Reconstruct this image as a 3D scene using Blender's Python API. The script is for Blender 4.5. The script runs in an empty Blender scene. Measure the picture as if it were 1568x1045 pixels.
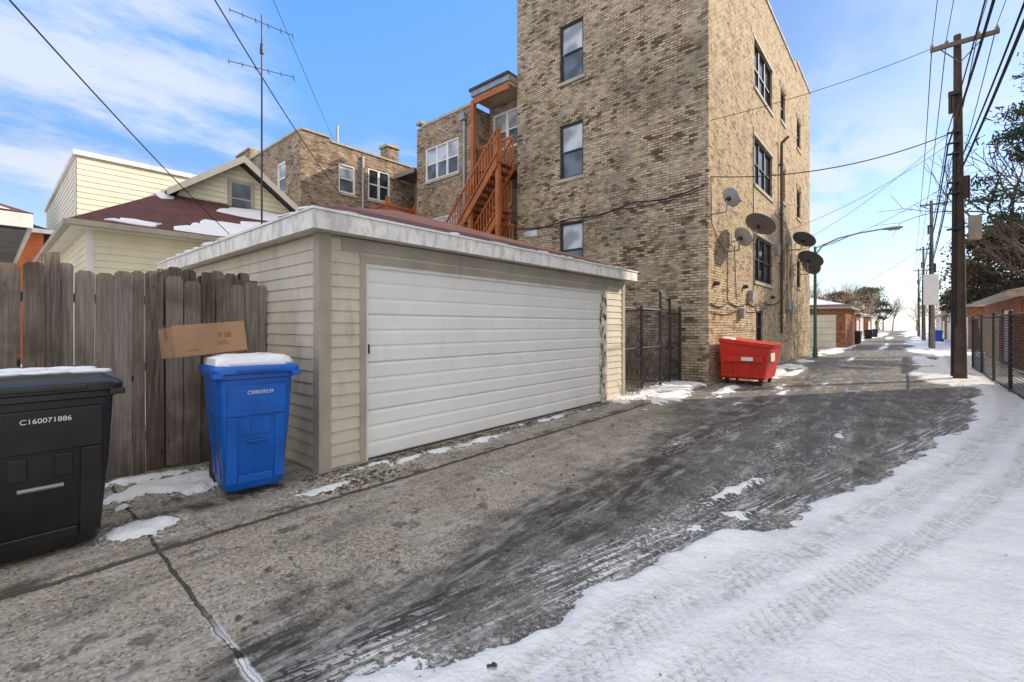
import bpy,bmesh,math,random
import numpy as np
from mathutils import Vector, Matrix
random.seed(4); rng=np.random.RandomState(7)
sc=bpy.context.scene
sc.view_settings.view_transform='Standard'; sc.view_settings.look='None'; sc.view_settings.exposure=0
# world frame: u = along the alley (+Y), v = towards the lots on the left (-X)
def W(u,v,z): return Vector((-v,u,z))
# ---------------------------------------------------------------- node helpers
def newmat(name):
    m=bpy.data.materials.new(name); m.use_nodes=True
    nt=m.node_tree
    return m,nt,nt.nodes['Principled BSDF']
def setin(nt,sock,val):
    if val is None: return
    if isinstance(val,bpy.types.NodeSocket): nt.links.new(val,sock)
    else:
        if sock.type=='RGBA':
            if isinstance(val,(int,float)): val=(val,val,val,1)
            elif len(val)==3: val=(*val,1)
        sock.default_value=val
def M(nt,op,a,b=None,c=None,clamp=False):
    n=nt.nodes.new('ShaderNodeMath'); n.operation=op; n.use_clamp=clamp
    setin(nt,n.inputs[0],a); setin(nt,n.inputs[1],b); setin(nt,n.inputs[2],c)
    return n.outputs[0]
def MIX(nt,f,a,b,blend='MIX'):
    n=nt.nodes.new('ShaderNodeMixRGB'); n.blend_type=blend
    setin(nt,n.inputs[0],f); setin(nt,n.inputs[1],a); setin(nt,n.inputs[2],b)
    return n.outputs[0]
def NOISE(nt,vec,scale,detail=2,rough=.6,out=0):
    n=nt.nodes.new('ShaderNodeTexNoise')
    if vec is not None: nt.links.new(vec,n.inputs['Vector'])
    n.inputs['Scale'].default_value=scale; n.inputs['Detail'].default_value=detail; n.inputs['Roughness'].default_value=rough
    return n.outputs[out]
def SS(nt,x,lo,hi,a=0.,b=1.):
    n=nt.nodes.new('ShaderNodeMapRange'); n.interpolation_type='SMOOTHSTEP'
    setin(nt,n.inputs[0],x)
    for i,k in enumerate((lo,hi,a,b)): setin(nt,n.inputs[1+i],k)
    return n.outputs[0]
def COMB(nt,x,y,z=0.):
    n=nt.nodes.new('ShaderNodeCombineXYZ')
    for i,k in enumerate((x,y,z)): setin(nt,n.inputs[i],k)
    return n.outputs[0]
def POS(nt):
    g=nt.nodes.new('ShaderNodeNewGeometry'); s=nt.nodes.new('ShaderNodeSeparateXYZ')
    nt.links.new(g.outputs['Position'],s.inputs[0])
    return g.outputs['Position'],s.outputs[0],s.outputs[1],s.outputs[2]
def BUMP(nt,bs,h,strength=.4,dist=.01):
    n=nt.nodes.new('ShaderNodeBump'); n.inputs['Strength'].default_value=strength; n.inputs['Distance'].default_value=dist
    nt.links.new(h,n.inputs['Height']); nt.links.new(n.outputs[0],bs.inputs['Normal'])
def RAMP(nt,f,stops,interp='LINEAR'):
    n=nt.nodes.new('ShaderNodeValToRGB'); cr=n.color_ramp; cr.interpolation=interp
    while len(cr.elements)<len(stops): cr.elements.new(.5)
    for e,(p,c) in zip(cr.elements,stops): e.position=p; e.color=(*c,1)
    setin(nt,n.inputs[0],f); return n.outputs[0]
def plain(name,col,rough=.7,amt=.15,scale=3,fine=60,bump=.15,metal=0,dirt=0.,dirtcol=(.08,.07,.055),spec=.5,ds=1.):
    m,nt,bs=newmat(name); p,x,y,z=POS(nt)
    f=NOISE(nt,p,scale,2,.6)
    c=MIX(nt,SS(nt,f,.3,.7),tuple(c*(1-amt) for c in col),tuple(min(1,c*(1+amt)) for c in col))
    if fine>=40 or amt>=.1:
        f2=NOISE(nt,p,fine,1,.6)
        c=MIX(nt,M(nt,'MULTIPLY',SS(nt,f2,.35,.75),amt),c,tuple(k*.6 for k in col))
        if bump>=.3: BUMP(nt,bs,f2,bump,.004)
    if dirt>0:
        d=SS(nt,NOISE(nt,COMB(nt,M(nt,'MULTIPLY',x,1.5),M(nt,'MULTIPLY',y,1.5),M(nt,'MULTIPLY',z,.5)),3.*ds,4,.7),.48,.75 if ds==1 else .60)
        c=MIX(nt,M(nt,'MULTIPLY',d,dirt),c,dirtcol)
    nt.links.new(c,bs.inputs['Base Color'])
    bs.inputs['Metallic'].default_value=metal; bs.inputs['Specular IOR Level'].default_value=spec
    setin(nt,bs.inputs['Roughness'],SS(nt,f,.2,.8,max(.05,rough-.12),min(1,rough+.1)))
    return m
def brickmat(name,pal,mortar,bw=.215,bh=.073,stain=.5,staincol=(.09,.075,.06),light=.3):
    m,nt,bs=newmat(name); p,x,y,z=POS(nt)
    s=M(nt,'ADD',x,y)
    jit=NOISE(nt,p,9,1,.5)
    zz=M(nt,'ADD',M(nt,'DIVIDE',z,bh),M(nt,'MULTIPLY',jit,.22))
    row=M(nt,'FLOOR',zz); col=M(nt,'ADD',M(nt,'DIVIDE',s,bw),M(nt,'MULTIPLY',row,.5))
    col=M(nt,'ADD',col,M(nt,'MULTIPLY',jit,.1))
    cid=M(nt,'FLOOR',col); fx=M(nt,'FRACT',col); fz=M(nt,'FRACT',zz)
    wn=nt.nodes.new('ShaderNodeTexWhiteNoise'); wn.noise_dimensions='3D'
    nt.links.new(COMB(nt,cid,row,3.3),wn.inputs['Vector'])
    n=len(pal)
    big=NOISE(nt,p,.55,3,.65); med=NOISE(nt,p,2.3,3,.65)
    val=M(nt,'ADD',M(nt,'MULTIPLY',wn.outputs['Value'],.85),M(nt,'MULTIPLY',M(nt,'SUBTRACT',med,.42),.8),clamp=True)
    c=RAMP(nt,val,[(i/(n-1)*.9+.05,pal[i]) for i in range(n)])
    st=M(nt,'MULTIPLY',SS(nt,big,.44,.68),stain)
    c=MIX(nt,st,c,MIX(nt,.5,c,staincol))
    str_=NOISE(nt,COMB(nt,s,M(nt,'MULTIPLY',z,.35)),1.4,3,.7)
    c=MIX(nt,M(nt,'MULTIPLY',SS(nt,str_,.53,.75),stain),c,MIX(nt,.6,c,staincol))
    c=MIX(nt,M(nt,'MULTIPLY',SS(nt,str_,.46,.28),light),c,mortar)
    mo=M(nt,'MAXIMUM',SS(nt,M(nt,'ABSOLUTE',M(nt,'SUBTRACT',fx,.5)),.44,.475),SS(nt,M(nt,'ABSOLUTE',M(nt,'SUBTRACT',fz,.5)),.34,.42))
    mcol=MIX(nt,SS(nt,med,.40,.64),tuple(k*.22 for k in mortar),mortar)
    c=MIX(nt,M(nt,'MULTIPLY',mo,.95),c,mcol)
    nt.links.new(c,bs.inputs['Base Color']); bs.inputs['Roughness'].default_value=.9; bs.inputs['Specular IOR Level'].default_value=.2
    h=M(nt,'ADD',M(nt,'SUBTRACT',1.,mo),M(nt,'MULTIPLY',wn.outputs['Value'],.8))
    BUMP(nt,bs,h,1.,.02)
    return m
# ---------------------------------------------------------------- materials
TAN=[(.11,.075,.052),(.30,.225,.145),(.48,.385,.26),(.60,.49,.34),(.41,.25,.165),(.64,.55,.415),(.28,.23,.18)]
TAN_LIT=[(.29,.185,.12),(.48,.36,.225),(.60,.475,.31),(.65,.53,.36),(.52,.36,.235),(.70,.58,.42),(.46,.36,.26)]
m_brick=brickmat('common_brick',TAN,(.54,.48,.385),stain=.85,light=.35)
m_bricklit=brickmat('common_brick_lit',TAN_LIT,(.57,.49,.36),stain=.35,light=.3)  # paler, warmer copy of common brick; sunlight on alley face put into colour
m_brick2=brickmat('weathered_brick',[(.18,.12,.09),(.34,.24,.16),(.47,.36,.25),(.38,.2,.13),(.55,.46,.35),(.26,.2,.16)],(.5,.45,.37),stain=.7)
m_brickred=brickmat('orange_brick',[(.3,.1,.05),(.42,.17,.08),(.5,.22,.11),(.36,.13,.07)],(.4,.33,.26),stain=.3,light=.1)
m_siding=plain('beige_vinyl_siding',(.60,.55,.46),.6,.06,2,40,.08,dirt=.28)
m_trim=plain('taupe_trim',(.41,.365,.30),.6,.1,2,40,.1,dirt=.25)
m_cream=plain('cream_siding',(.80,.75,.54),.6,.06,1,30,.05,dirt=.08)
m_cream2=plain('pale_siding',(.74,.70,.58),.6,.06,1,30,.05,dirt=.1)
m_white=plain('white_paint',(.80,.80,.78),.5,.06,2,30,.08,dirt=.22)
m_fascia=plain('white_fascia_peeling',(.82,.81,.79),.6,.1,3,25,.2,dirt=.4,dirtcol=(.3,.27,.23),ds=2.)
m_door=plain('white_steel_door',(.86,.86,.85),.38,.03,1,20,.03,dirt=.12,dirtcol=(.45,.43,.38))
m_peel=plain('peeling_wood_paint',(.70,.67,.61),.8,.2,8,40,.4,dirt=.95,dirtcol=(.09,.06,.04),ds=4.)
m_dark=plain('dark_metal',(.03,.03,.032),.5,.2)
m_black=plain('black_plastic',(.012,.012,.014),.38,.25,4,90,.15,dirt=.12,dirtcol=(.06,.055,.05))
m_blue=plain('blue_plastic',(.002,.11,.52),.38,.12,4,90,.12,dirt=.1,dirtcol=(.02,.08,.25))
m_blued=plain('blue_plastic_dark',(.002,.07,.33),.5,.12)
m_rubber=plain('rubber',(.02,.02,.02),.8,.2)
m_red=plain('red_painted_steel',(.60,.018,.006),.45,.12,3,40,.15,dirt=.25,dirtcol=(.2,.02,.01))
m_steel=plain('galvanised_steel',(.35,.36,.37),.5,.15,metal=.6)
m_dishb=plain('dish_grey',(.13,.135,.14),.6,.12)
m_dishl=plain('dish_light_grey',(.36,.37,.38),.6,.1)
m_asphR=plain('maroon_shingle',(.12,.045,.04),.9,.3,4,45,.6)
m_roofdk=plain('dark_roofing',(.07,.06,.06),.9,.3,3,45,.6)
m_snow=plain('snow',(.84,.855,.89),.7,.03,3,60,.3,spec=.3)
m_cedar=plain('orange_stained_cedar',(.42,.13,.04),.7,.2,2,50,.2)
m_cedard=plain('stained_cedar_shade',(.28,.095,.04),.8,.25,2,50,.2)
m_pole=plain('creosote_pole',(.10,.075,.06),.85,.3,3,40,.5)
m_poleg=plain('grey_wood_pole',(.2,.17,.14),.85,.2,3,40,.4)
m_stone=plain('limestone_sill',(.42,.38,.31),.8,.15)
m_frame=plain('window_frame_dark',(.025,.026,.03),.5,.1)
m_card=plain('cardboard',(.37,.22,.13),.85,.12,4,50,.1)
m_tape=plain('packing_tape',(.27,.155,.085),.3,.05)
m_label=plain('white_print',(.8,.8,.78),.6,.05)
m_leaf=plain('dry_leaves',(.13,.08,.04),.9,.4,20,60,.2)
m_stonep=plain('grit',(.16,.15,.13),.9,.4,20,60,.2)
m_bark=plain('bark',(.12,.09,.07),.9,.3,5,40,.2)
m_needle=plain('pine_needles',(.035,.06,.028),.8,.5,2.5,20,0)
m_scrub=plain('rusty_evergreen',(.10,.075,.035),.8,.5,.9,20,0)
m_twig=plain('twigs_winter',(.30,.22,.14),.9,.35,.4,20,0)
m_green=plain('green_lamp_post',(.05,.17,.09),.5,.2)
m_concw=plain('concrete_wall',(.35,.33,.3),.9,.2,2,30,.4)
m_orange=plain('orange_wall',(.5,.14,.05),.8,.15)
m_soff=plain('tan_soffit',(.46,.36,.24),.8,.15)
def glass(name,col,r=.08):
    m,nt,bs=newmat(name); p,x,y,z=POS(nt); n=NOISE(nt,p,1.7,1,.5)
    c=MIX(nt,SS(nt,n,.35,.65),tuple(k*.6 for k in col),tuple(min(1,k*1.3) for k in col))
    nt.links.new(c,bs.inputs['Base Color']); bs.inputs['Roughness'].default_value=r
    BUMP(nt,bs,n,.05,.01)
    return m
m_glass=glass('window_glass',(.035,.045,.055)); m_blind=glass('glass_over_blind',(.46,.50,.54),.12); m_glassb=glass('glass_over_curtain',(.12,.15,.18),.1)
# weathered fence
m_fence,nt,bs=newmat('weathered_fence_wood'); p,x,y,z=POS(nt)
at=nt.nodes.new('ShaderNodeAttribute'); at.attribute_name='rnd'
r=at.outputs['Fac']
gv=COMB(nt,M(nt,'MULTIPLY',x,26),M(nt,'ADD',M(nt,'MULTIPLY',y,26),M(nt,'MULTIPLY',r,50)),M(nt,'MULTIPLY',z,1.3))
g=NOISE(nt,gv,1.6,4,.74); g2=NOISE(nt,p,2.2,3,.6)
c=RAMP(nt,M(nt,'ADD',M(nt,'MULTIPLY',g,.85),M(nt,'MULTIPLY',r,.30),clamp=True),[(.32,(.030,.024,.021)),(.47,(.13,.112,.10)),(.62,(.225,.20,.18)),(.86,(.39,.36,.335))])
warm=SS(nt,M(nt,'FRACT',M(nt,'MULTIPLY',r,7.3)),.35,.9)
c=MIX(nt,M(nt,'MULTIPLY',warm,.4),c,MIX(nt,g,(.07,.048,.032),(.30,.215,.15)))
c=MIX(nt,M(nt,'MULTIPLY',SS(nt,g2,.46,.70),.6),c,(.085,.062,.047))
kn=nt.nodes.new('ShaderNodeTexVoronoi'); kn.inputs['Scale'].default_value=1.; 
nt.links.new(COMB(nt,0.,M(nt,'MULTIPLY',y,7),M(nt,'MULTIPLY',z,2.2)),kn.inputs['Vector'])
c=MIX(nt,SS(nt,kn.outputs['Distance'],.13,.05),c,(.03,.022,.018))
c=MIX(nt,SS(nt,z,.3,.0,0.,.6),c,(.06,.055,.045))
nt.links.new(c,bs.inputs['Base Color']); bs.inputs['Roughness'].default_value=.9; bs.inputs['Specular IOR Level'].default_value=.2
BUMP(nt,bs,g,1.,.012)
# ---------------------------------------------------------------- object builder
class Obj:
    def __init__(s,name,loc=(0,0,0),local=False,rot=0,tilt=(0,0)):
        s.name=name; s.local=local; s.loc=W(*loc); s.rot=rot; s.tilt=tilt; s.parts={}; s.cur=None
    def p(s,part,mat):
        if part not in s.parts: s.parts[part]=([],[],mat,[])
        s.cur=s.parts[part]; return s
    def pt(s,q):
        if s.local: return Vector(q)
        return W(*q)-s.loc
    def poly(s,pts,r=0.):
        V,F,_,R=s.cur; b=len(V)
        for q in pts: V.append(s.pt(q)); R.append(r)
        F.append(tuple(range(b,b+len(pts))))
    def hexa(s,P,r=0.):
        V,F,_,R=s.cur; b=len(V)
        for q in P: V.append(s.pt(q)); R.append(r)
        for f in ((0,3,2,1),(4,5,6,7),(0,1,5,4),(1,2,6,5),(2,3,7,6),(3,0,4,7)): F.append(tuple(b+i for i in f))
    def box(s,a0,a1,b0,b1,c0,c1,r=0.):
        s.hexa([(a0,b0,c0),(a1,b0,c0),(a1,b1,c0),(a0,b1,c0),(a0,b0,c1),(a1,b0,c1),(a1,b1,c1),(a0,b1,c1)],r)
    def fbox(s,f,a0,a1,z0,z1,d0,d1,r=0.):
        s.hexa([f(a0,z0,d0),f(a1,z0,d0),f(a1,z0,d1),f(a0,z0,d1),f(a0,z1,d0),f(a1,z1,d0),f(a1,z1,d1),f(a0,z1,d1)],r)
    def cyl(s,p0,p1,r0,r1=None,n=8,caps=True):
        if r1 is None: r1=r0
        V,F,_,R=s.cur; b=len(V)
        A=Vector(p0);Bq=Vector(p1); d=(Bq-A)
        if d.length<1e-6: return
        d.normalize(); t=Vector((0,0,1)) if abs(d.z)<.9 else Vector((1,0,0))
        x=d.cross(t).normalized(); y=d.cross(x)
        for c,rr in ((A,r0),(Bq,r1)):
            for i in range(n):
                a=2*math.pi*i/n; V.append(s.pt(c+x*rr*math.cos(a)+y*rr*math.sin(a))); R.append(0)
        for i in range(n): j=(i+1)%n; F.append((b+i,b+j,b+n+j,b+n+i))
        if caps: F.append(tuple(b+i for i in range(n))[::-1]); F.append(tuple(b+n+i for i in range(n)))
    def tube(s,pts,r,n=6):
        for a,c in zip(pts[:-1],pts[1:]): s.cyl(a,c,r,r,n)
    def loft(s,rings,c0=True,c1=True):
        V,F,_,R=s.cur; b=len(V); n=len(rings[0])
        for rg in rings:
            for q in rg: V.append(s.pt(q)); R.append(0)
        for k in range(len(rings)-1):
            for i in range(n):
                j=(i+1)%n; F.append((b+k*n+i,b+k*n+j,b+(k+1)*n+j,b+(k+1)*n+i))
        if c0: F.append(tuple(b+i for i in range(n))[::-1])
        if c1: F.append(tuple(b+(len(rings)-1)*n+i for i in range(n)))
    def done(s,smooth=(),bevel={}):
        e=bpy.data.objects.new(s.name,None); sc.collection.objects.link(e); e.empty_display_size=.3
        e.location=s.loc; e.rotation_euler=(s.tilt[0],s.tilt[1],s.rot)
        for k,(V,F,mat,R) in s.parts.items():
            if not F: continue
            me=bpy.data.meshes.new(k); me.from_pydata([tuple(q) for q in V],[],F)
            bm=bmesh.new(); bm.from_mesh(me); bmesh.ops.recalc_face_normals(bm,faces=bm.faces); bm.to_mesh(me); bm.free()
            if any(R):
                at=me.attributes.new('rnd','FLOAT','POINT'); at.data.foreach_set('value',R)
            me.materials.append(mat); ob=bpy.data.objects.new(k,me); sc.collection.objects.link(ob); ob.parent=e
            if k in smooth:
                me.polygons.foreach_set('use_smooth',[True]*len(me.polygons))
                try: me.set_sharp_from_angle(angle=math.radians(40))
                except Exception: pass
            if k in bevel:
                md=ob.modifiers.new('bevel','BEVEL'); md.width=bevel[k]; md.segments=2; md.limit_method='ANGLE'
        return e
def rrect(cx,cy,w,d,z,r,n=4):
    pts=[]
    for sx,sy,a0 in ((1,1,0),(-1,1,90),(-1,-1,180),(1,-1,270)):
        for i in range(n+1):
            a=math.radians(a0+90*i/n)
            pts.append((cx+sx*(w/2-r)+r*math.cos(a),cy+sy*(d/2-r)+r*math.sin(a),z))
    return pts
def fA(V): return lambda a,z,d:(a,V+d,z)     # wall facing the alley, at v=V
def fU(U): return lambda a,z,d:(U+d,a,z)     # wall facing back down the alley, at u=U
def wall(o,f,a0,a1,z0,z1,holes=(),rev=.14):
    As=sorted({a0,a1,*[h[0] for h in holes],*[h[1] for h in holes]}); Zs=sorted({z0,z1,*[h[2] for h in holes],*[h[3] for h in holes]})
    for i in range(len(As)-1):
        for j in range(len(Zs)-1):
            ca=(As[i]+As[i+1])/2; cz=(Zs[j]+Zs[j+1])/2
            if any(h[0]<ca<h[1] and h[2]<cz<h[3] for h in holes): continue
            o.poly([f(As[i],Zs[j],0),f(As[i+1],Zs[j],0),f(As[i+1],Zs[j+1],0),f(As[i],Zs[j+1],0)])
    for h in holes:
        b0,b1,y0,y1=h
        o.poly([f(b0,y0,0),f(b0,y1,0),f(b0,y1,rev),f(b0,y0,rev)]); o.poly([f(b1,y0,0),f(b1,y1,0),f(b1,y1,rev),f(b1,y0,rev)])
        o.poly([f(b0,y0,0),f(b1,y0,0),f(b1,y0,rev),f(b0,y0,rev)]); o.poly([f(b0,y1,0),f(b1,y1,0),f(b1,y1,rev),f(b0,y1,rev)])
def window(o,f,a0,a1,z0,z1,frame,n=1,depth=.10,blind=True,fw=.05,sill=None):
    o.p('window_frames',frame)
    o.fbox(f,a0,a0+fw,z0,z1,depth-.05,depth+.03); o.fbox(f,a1-fw,a1,z0,z1,depth-.05,depth+.03)
    o.fbox(f,a0+fw,a1-fw,z0,z0+fw,depth-.05,depth+.03); o.fbox(f,a0+fw,a1-fw,z1-fw,z1,depth-.05,depth+.03)
    w=(a1-a0-2*fw)/n; zm=(z0+z1)/2
    for k in range(n):
        s=a0+fw+k*w
        if k>0: o.p('window_frames',frame).fbox(f,s-fw*.7,s+fw*.7,z0+fw,z1-fw,depth-.04,depth+.03)
        o.p('window_frames',frame).fbox(f,s+fw*.7,s+w-fw*.7,zm-.025,zm+.025,depth-.03,depth+.025)
        a,b=(m_blind,m_glassb) if blind else (m_glass,m_glass)
        o.p('glass_upper' if blind else 'glass',a); o.poly([f(s,zm,depth),f(s+w,zm,depth),f(s+w,z1-fw,depth),f(s,z1-fw,depth)])
        o.p('glass_lower' if blind else 'glass',b); o.poly([f(s,z0+fw,depth+.012),f(s+w,z0+fw,depth+.012),f(s+w,zm,depth+.012),f(s,zm,depth+.012)])
    if sill: o.p('sills',sill).fbox(f,a0-.06,a1+.06,z0-.11,z0-.003,-.05,.10)
def arch(o,f,a0,a1,z,mat,h=.24,rise=.10,n=None):
    n=n or int((a1-a0+.2)/.085); o.p('brick_arches',mat)
    for r in (0,1):
      for k in range(n):
        s0=k/n+.06/n; s1=(k+1)/n-.06/n
        def P(s,t):
            x=a0-.1+s*(a1-a0+.2); fan=(s-.5)*.10*t
            return x+fan, z+rise*(1-(2*s-1)**2)-.03+t*h*.5
        q=[P(s0,r+.04),P(s1,r+.04),P(s1,r+.94),P(s0,r+.94)]
        d=-.012-random.random()*.012
        o.hexa([f(q[0][0],q[0][1],d),f(q[1][0],q[1][1],d),f(q[1][0],q[1][1],.01),f(q[0][0],q[0][1],.01),
                f(q[3][0],q[3][1],d),f(q[2][0],q[2][1],d),f(q[2][0],q[2][1],.01),f(q[3][0],q[3][1],.01)])
def siding(o,f,a0,a1,z0,z1,e=.125,lip=.016,holes=()):
    z=z0
    while z<z1-1e-4:
        t=min(z+e,z1)
        segs=[(a0,a1)]
        for h in holes:
            if h[2]<(z+t)/2<h[3]:
                ns=[]
                for s in segs:
                    if h[0]>s[0]: ns.append((s[0],min(h[0],s[1])))
                    if h[1]<s[1]: ns.append((max(h[1],s[0]),s[1]))
                segs=ns
        for s in segs:
            o.poly([f(s[0],z,-lip),f(s[1],z,-lip),f(s[1],t,-.001),f(s[0],t,-.001)])
            o.poly([f(s[0],z,-lip),f(s[1],z,-lip),f(s[1],z,0.01),f(s[0],z,0.01)])
        z+=e
# ---------------------------------------------------------------- ALLEY PAVEMENT
tab=rng.rand(256,256)
def vn(u,v,s,o=0):
    a=u*s+o*17.3+100; b=v*s+o*9.1+100
    i=np.floor(a).astype(int); j=np.floor(b).astype(int); fa=a-i; fb=b-j
    fa=fa*fa*(3-2*fa); fb=fb*fb*(3-2*fb)
    g=lambda p,q: tab[p%256,q%256]
    return (g(i,j)*(1-fa)+g(i+1,j)*fa)*(1-fb)+(g(i,j+1)*(1-fa)+g(i+1,j+1)*fa)*fb
def fb(u,v,s,o=0): return (vn(u,v,s,o)+.5*vn(u,v,2.1*s,o+1)+.25*vn(u,v,4.3*s,o+2))/1.75-.5
us=np.concatenate([np.arange(-4,12,.03),np.arange(12,30,.08),np.arange(30,60,.25),np.arange(60,200,1.)])
vs=np.concatenate([np.arange(-2.6,-.9,.06),np.arange(-.9,5.6,.03),np.arange(5.6,8.01,.1)])
U,V=np.meshgrid(us,vs,indexing='ij')
edge=np.interp(U,[-10,1.1,2.22,3.53,4.35,7,10.6,14,17,22,30,45,200],[1.9,1.62,1.42,.93,.66,-.07,-.80,-1.2,-1.35,-.9,-1.1,-1.0,-.9])-V
sd=edge+fb(U,V,1.3)*.46+fb(U,V,5,5)*.22
NA=fb(U,V,1.7,20)*1.5+fb(U,V,7,23)*1.3
NB=fb(U*.3,V*1.2,1.,31)*2.2+fb(U,V,2,33)*.8
def patch(u,v,ru,rv,ang=0.):
    global sd
    c,s=math.cos(ang),math.sin(ang); du=U-u; dv=V-v
    a=(du*c+dv*s)/ru; b=(-du*s+dv*c)/rv
    sd=np.maximum(sd,(1-np.sqrt(a*a+b*b)+(NA if u<16 else NB))*min(ru,rv))
for q in [(.75,4.20,.20,.13),(1.2,5.05,.50,.26),(.85,5.55,.5,.1),(2.05,3.98,.22,.07),(3.3,4.2,.55,.06),(4.3,4.15,.6,.06),(5.9,4.28,.40,.08),(2.75,4.3,.2,.05),(6.5,4.33,.3,.05),(5.1,4.36,.2,.04),
    (7.0,4.22,.3,.04),(4.4,1.2,.55,.06,-.17),(3.9,.99,.17,.10),(3.36,1.19,.22,.05),(3.1,1.38,.12,.03),(9.1,3.75,.9,.3),(8.9,4.25,.9,.4),(10.6,4.2,1.2,.5),(11.6,3.2,1.1,.18),(10.2,3.0,.35,.06),(9.6,2.5,.25,.04),(11.9,2.1,.4,.05),(13.0,2.35,.7,.12),(17.3,3.3,3.2,.5),(17.,2.75,2.2,.2),
    (19.5,-.75,2.6,.5),(14.2,1.6,.5,.06),(34,3.4,9,.5),(58,3.7,14,.7),(60,-.9,25,.7),(100,3.6,30,.9),(120,-.6,40,1.1),(44,1.2,5,.15),(75,1.6,8,.3),(26,1.9,2.,.08),
    (3.5,3.15,.05,.03),(6.9,1.9,.12,.03),(5.7,2.2,.1,.03),(8.3,1.5,.25,.03),(6.4,1.2,.3,.035),(7.6,.7,.5,.04),(27,-.6,3.6,.35)]:
    patch(*q)
sm=np.clip((sd+.01)/.12,0,1); sm=sm*sm*(3-2*sm)
ap=np.clip((V-3.74)/.03,0,1)
Z=sm*(.020+.028*vn(U,V,4,40)+.016*vn(U,V,11,44)+.010*vn(U,V,19,47))+.022*ap+.012*fb(U,V,.7,60)*(1-ap)
wob=fb(U,V*.2,.5,70)*.16; e2=edge+wob
rut=np.exp(-((e2-.42)/.17)**2)+.7*np.exp(-((e2-.82)/.11)**2)+.7*np.exp(-((e2-1.62)/.09)**2)+.6*np.exp(-((e2-1.95)/.08)**2)
rut*=(.55+.45*np.clip(fb(U,V,.8,72)*4+.5,0,1))
Z-=sm*.026*np.clip(rut,0,1)
Z=np.maximum(Z,-.02)
nu,nv=U.shape
co=np.stack([-V.ravel(),U.ravel(),Z.ravel()],1)
idx=np.arange(nu*nv).reshape(nu,nv)
faces=np.stack([idx[:-1,:-1],idx[1:,:-1],idx[1:,1:],idx[:-1,1:]],-1).reshape(-1,4)[:,::-1]
me=bpy.data.meshes.new('alley_pavement'); me.vertices.add(len(co)); me.vertices.foreach_set('co',co.ravel())
me.loops.add(faces.size); me.loops.foreach_set('vertex_index',faces.ravel()); me.polygons.add(len(faces))
me.polygons.foreach_set('loop_start',np.arange(0,faces.size,4)); me.polygons.foreach_set('use_smooth',[True]*len(faces))
me.update(calc_edges=True)
for nme,arr in (('sd',sd),('edge',edge),('edge2',e2)):
    a=me.attributes.new(nme,'FLOAT','POINT'); a.data.foreach_set('value',arr.ravel().astype(np.float32))
pav=bpy.data.objects.new('alley_pavement',me); sc.collection.objects.link(pav)
m,nt,bs=newmat('alley_surface'); p,x,y,z=POS(nt)
u=y; v=M(nt,'MULTIPLY',x,-1.)
def ATT(nm):
    A=nt.nodes.new('ShaderNodeAttribute'); A.attribute_name=nm; return A.outputs['Fac']
SD=ATT('sd'); ED=ATT('edge'); EN=ATT('edge2')
n1=NOISE(nt,p,.9,3,.62); n2=NOISE(nt,p,5,3,.65); n3=NOISE(nt,p,28,2,.65); n5=NOISE(nt,p,2.,4,.68)
vor=nt.nodes.new('ShaderNodeTexVoronoi'); vor.inputs['Scale'].default_value=75; nt.links.new(p,vor.inputs['Vector'])
sepc=nt.nodes.new('ShaderNodeSeparateColor'); nt.links.new(vor.outputs['Color'],sepc.inputs[0]); ag=sepc.outputs[0]
conc=RAMP(nt,M(nt,'ADD',M(nt,'MULTIPLY',n2,.45),M(nt,'MULTIPLY',n5,.55)),[(.32,(.19,.17,.14)),(.5,(.33,.30,.25)),(.68,(.46,.42,.36))])
conc=MIX(nt,M(nt,'MULTIPLY',SS(nt,ag,.72,.95),.6),conc,(.58,.53,.45)); conc=MIX(nt,M(nt,'MULTIPLY',SS(nt,ag,.28,.05),.7),conc,(.08,.07,.058))
asp=RAMP(nt,M(nt,'ADD',M(nt,'MULTIPLY',n2,.4),M(nt,'MULTIPLY',n5,.6)),[(.34,(.065,.062,.06)),(.5,(.15,.143,.135)),(.66,(.28,.265,.25))])
asp=MIX(nt,M(nt,'MULTIPLY',SS(nt,ag,.75,.95),.5),asp,(.38,.36,.33)); asp=MIX(nt,M(nt,'MULTIPLY',SS(nt,ag,.25,.05),.55),asp,(.035,.035,.035))
vv=M(nt,'ADD',v,M(nt,'MULTIPLY',M(nt,'SUBTRACT',n1,.5),1.6)); vv=M(nt,'ADD',vv,M(nt,'MULTIPLY',M(nt,'SUBTRACT',n2,.5),.5))
bound=M(nt,'ADD',2.5,M(nt,'MULTIPLY',SS(nt,u,4.5,10.),1.2))
asf=SS(nt,M(nt,'SUBTRACT',bound,vv),-.15,.35)
asf=M(nt,'MULTIPLY',asf,SS(nt,u,-.5,2.5,.45,1.))
base=MIX(nt,asf,conc,asp)
def streaky(c0,w,amt):
    s_=M(nt,'SUBTRACT',1.,SS(nt,M(nt,'ABSOLUTE',M(nt,'SUBTRACT',vv,c0)),.03,w))
    return M(nt,'MULTIPLY',s_,amt)
stn=SS(nt,NOISE(nt,COMB(nt,M(nt,'MULTIPLY',u,.9),M(nt,'MULTIPLY',v,3.)),1.5,4,.74),.43,.56)
st=M(nt,'MULTIPLY',M(nt,'MAXIMUM',streaky(2.05,.55,.92),M(nt,'MAXIMUM',streaky(.9,.5,.75),streaky(3.3,.22,.35))),stn)
base=MIX(nt,st,base,(.032,.029,.027))
sp=SS(nt,n2,.56,.65); base=MIX(nt,M(nt,'MULTIPLY',M(nt,'MULTIPLY',sp,SS(nt,n1,.43,.56)),.75),base,(.055,.05,.045))
salt=M(nt,'MULTIPLY',SS(nt,NOISE(nt,COMB(nt,u,M(nt,'MULTIPLY',v,5.)),1.1,4,.74),.51,.68),.6)
base=MIX(nt,salt,base,(.48,.47,.455))
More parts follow.
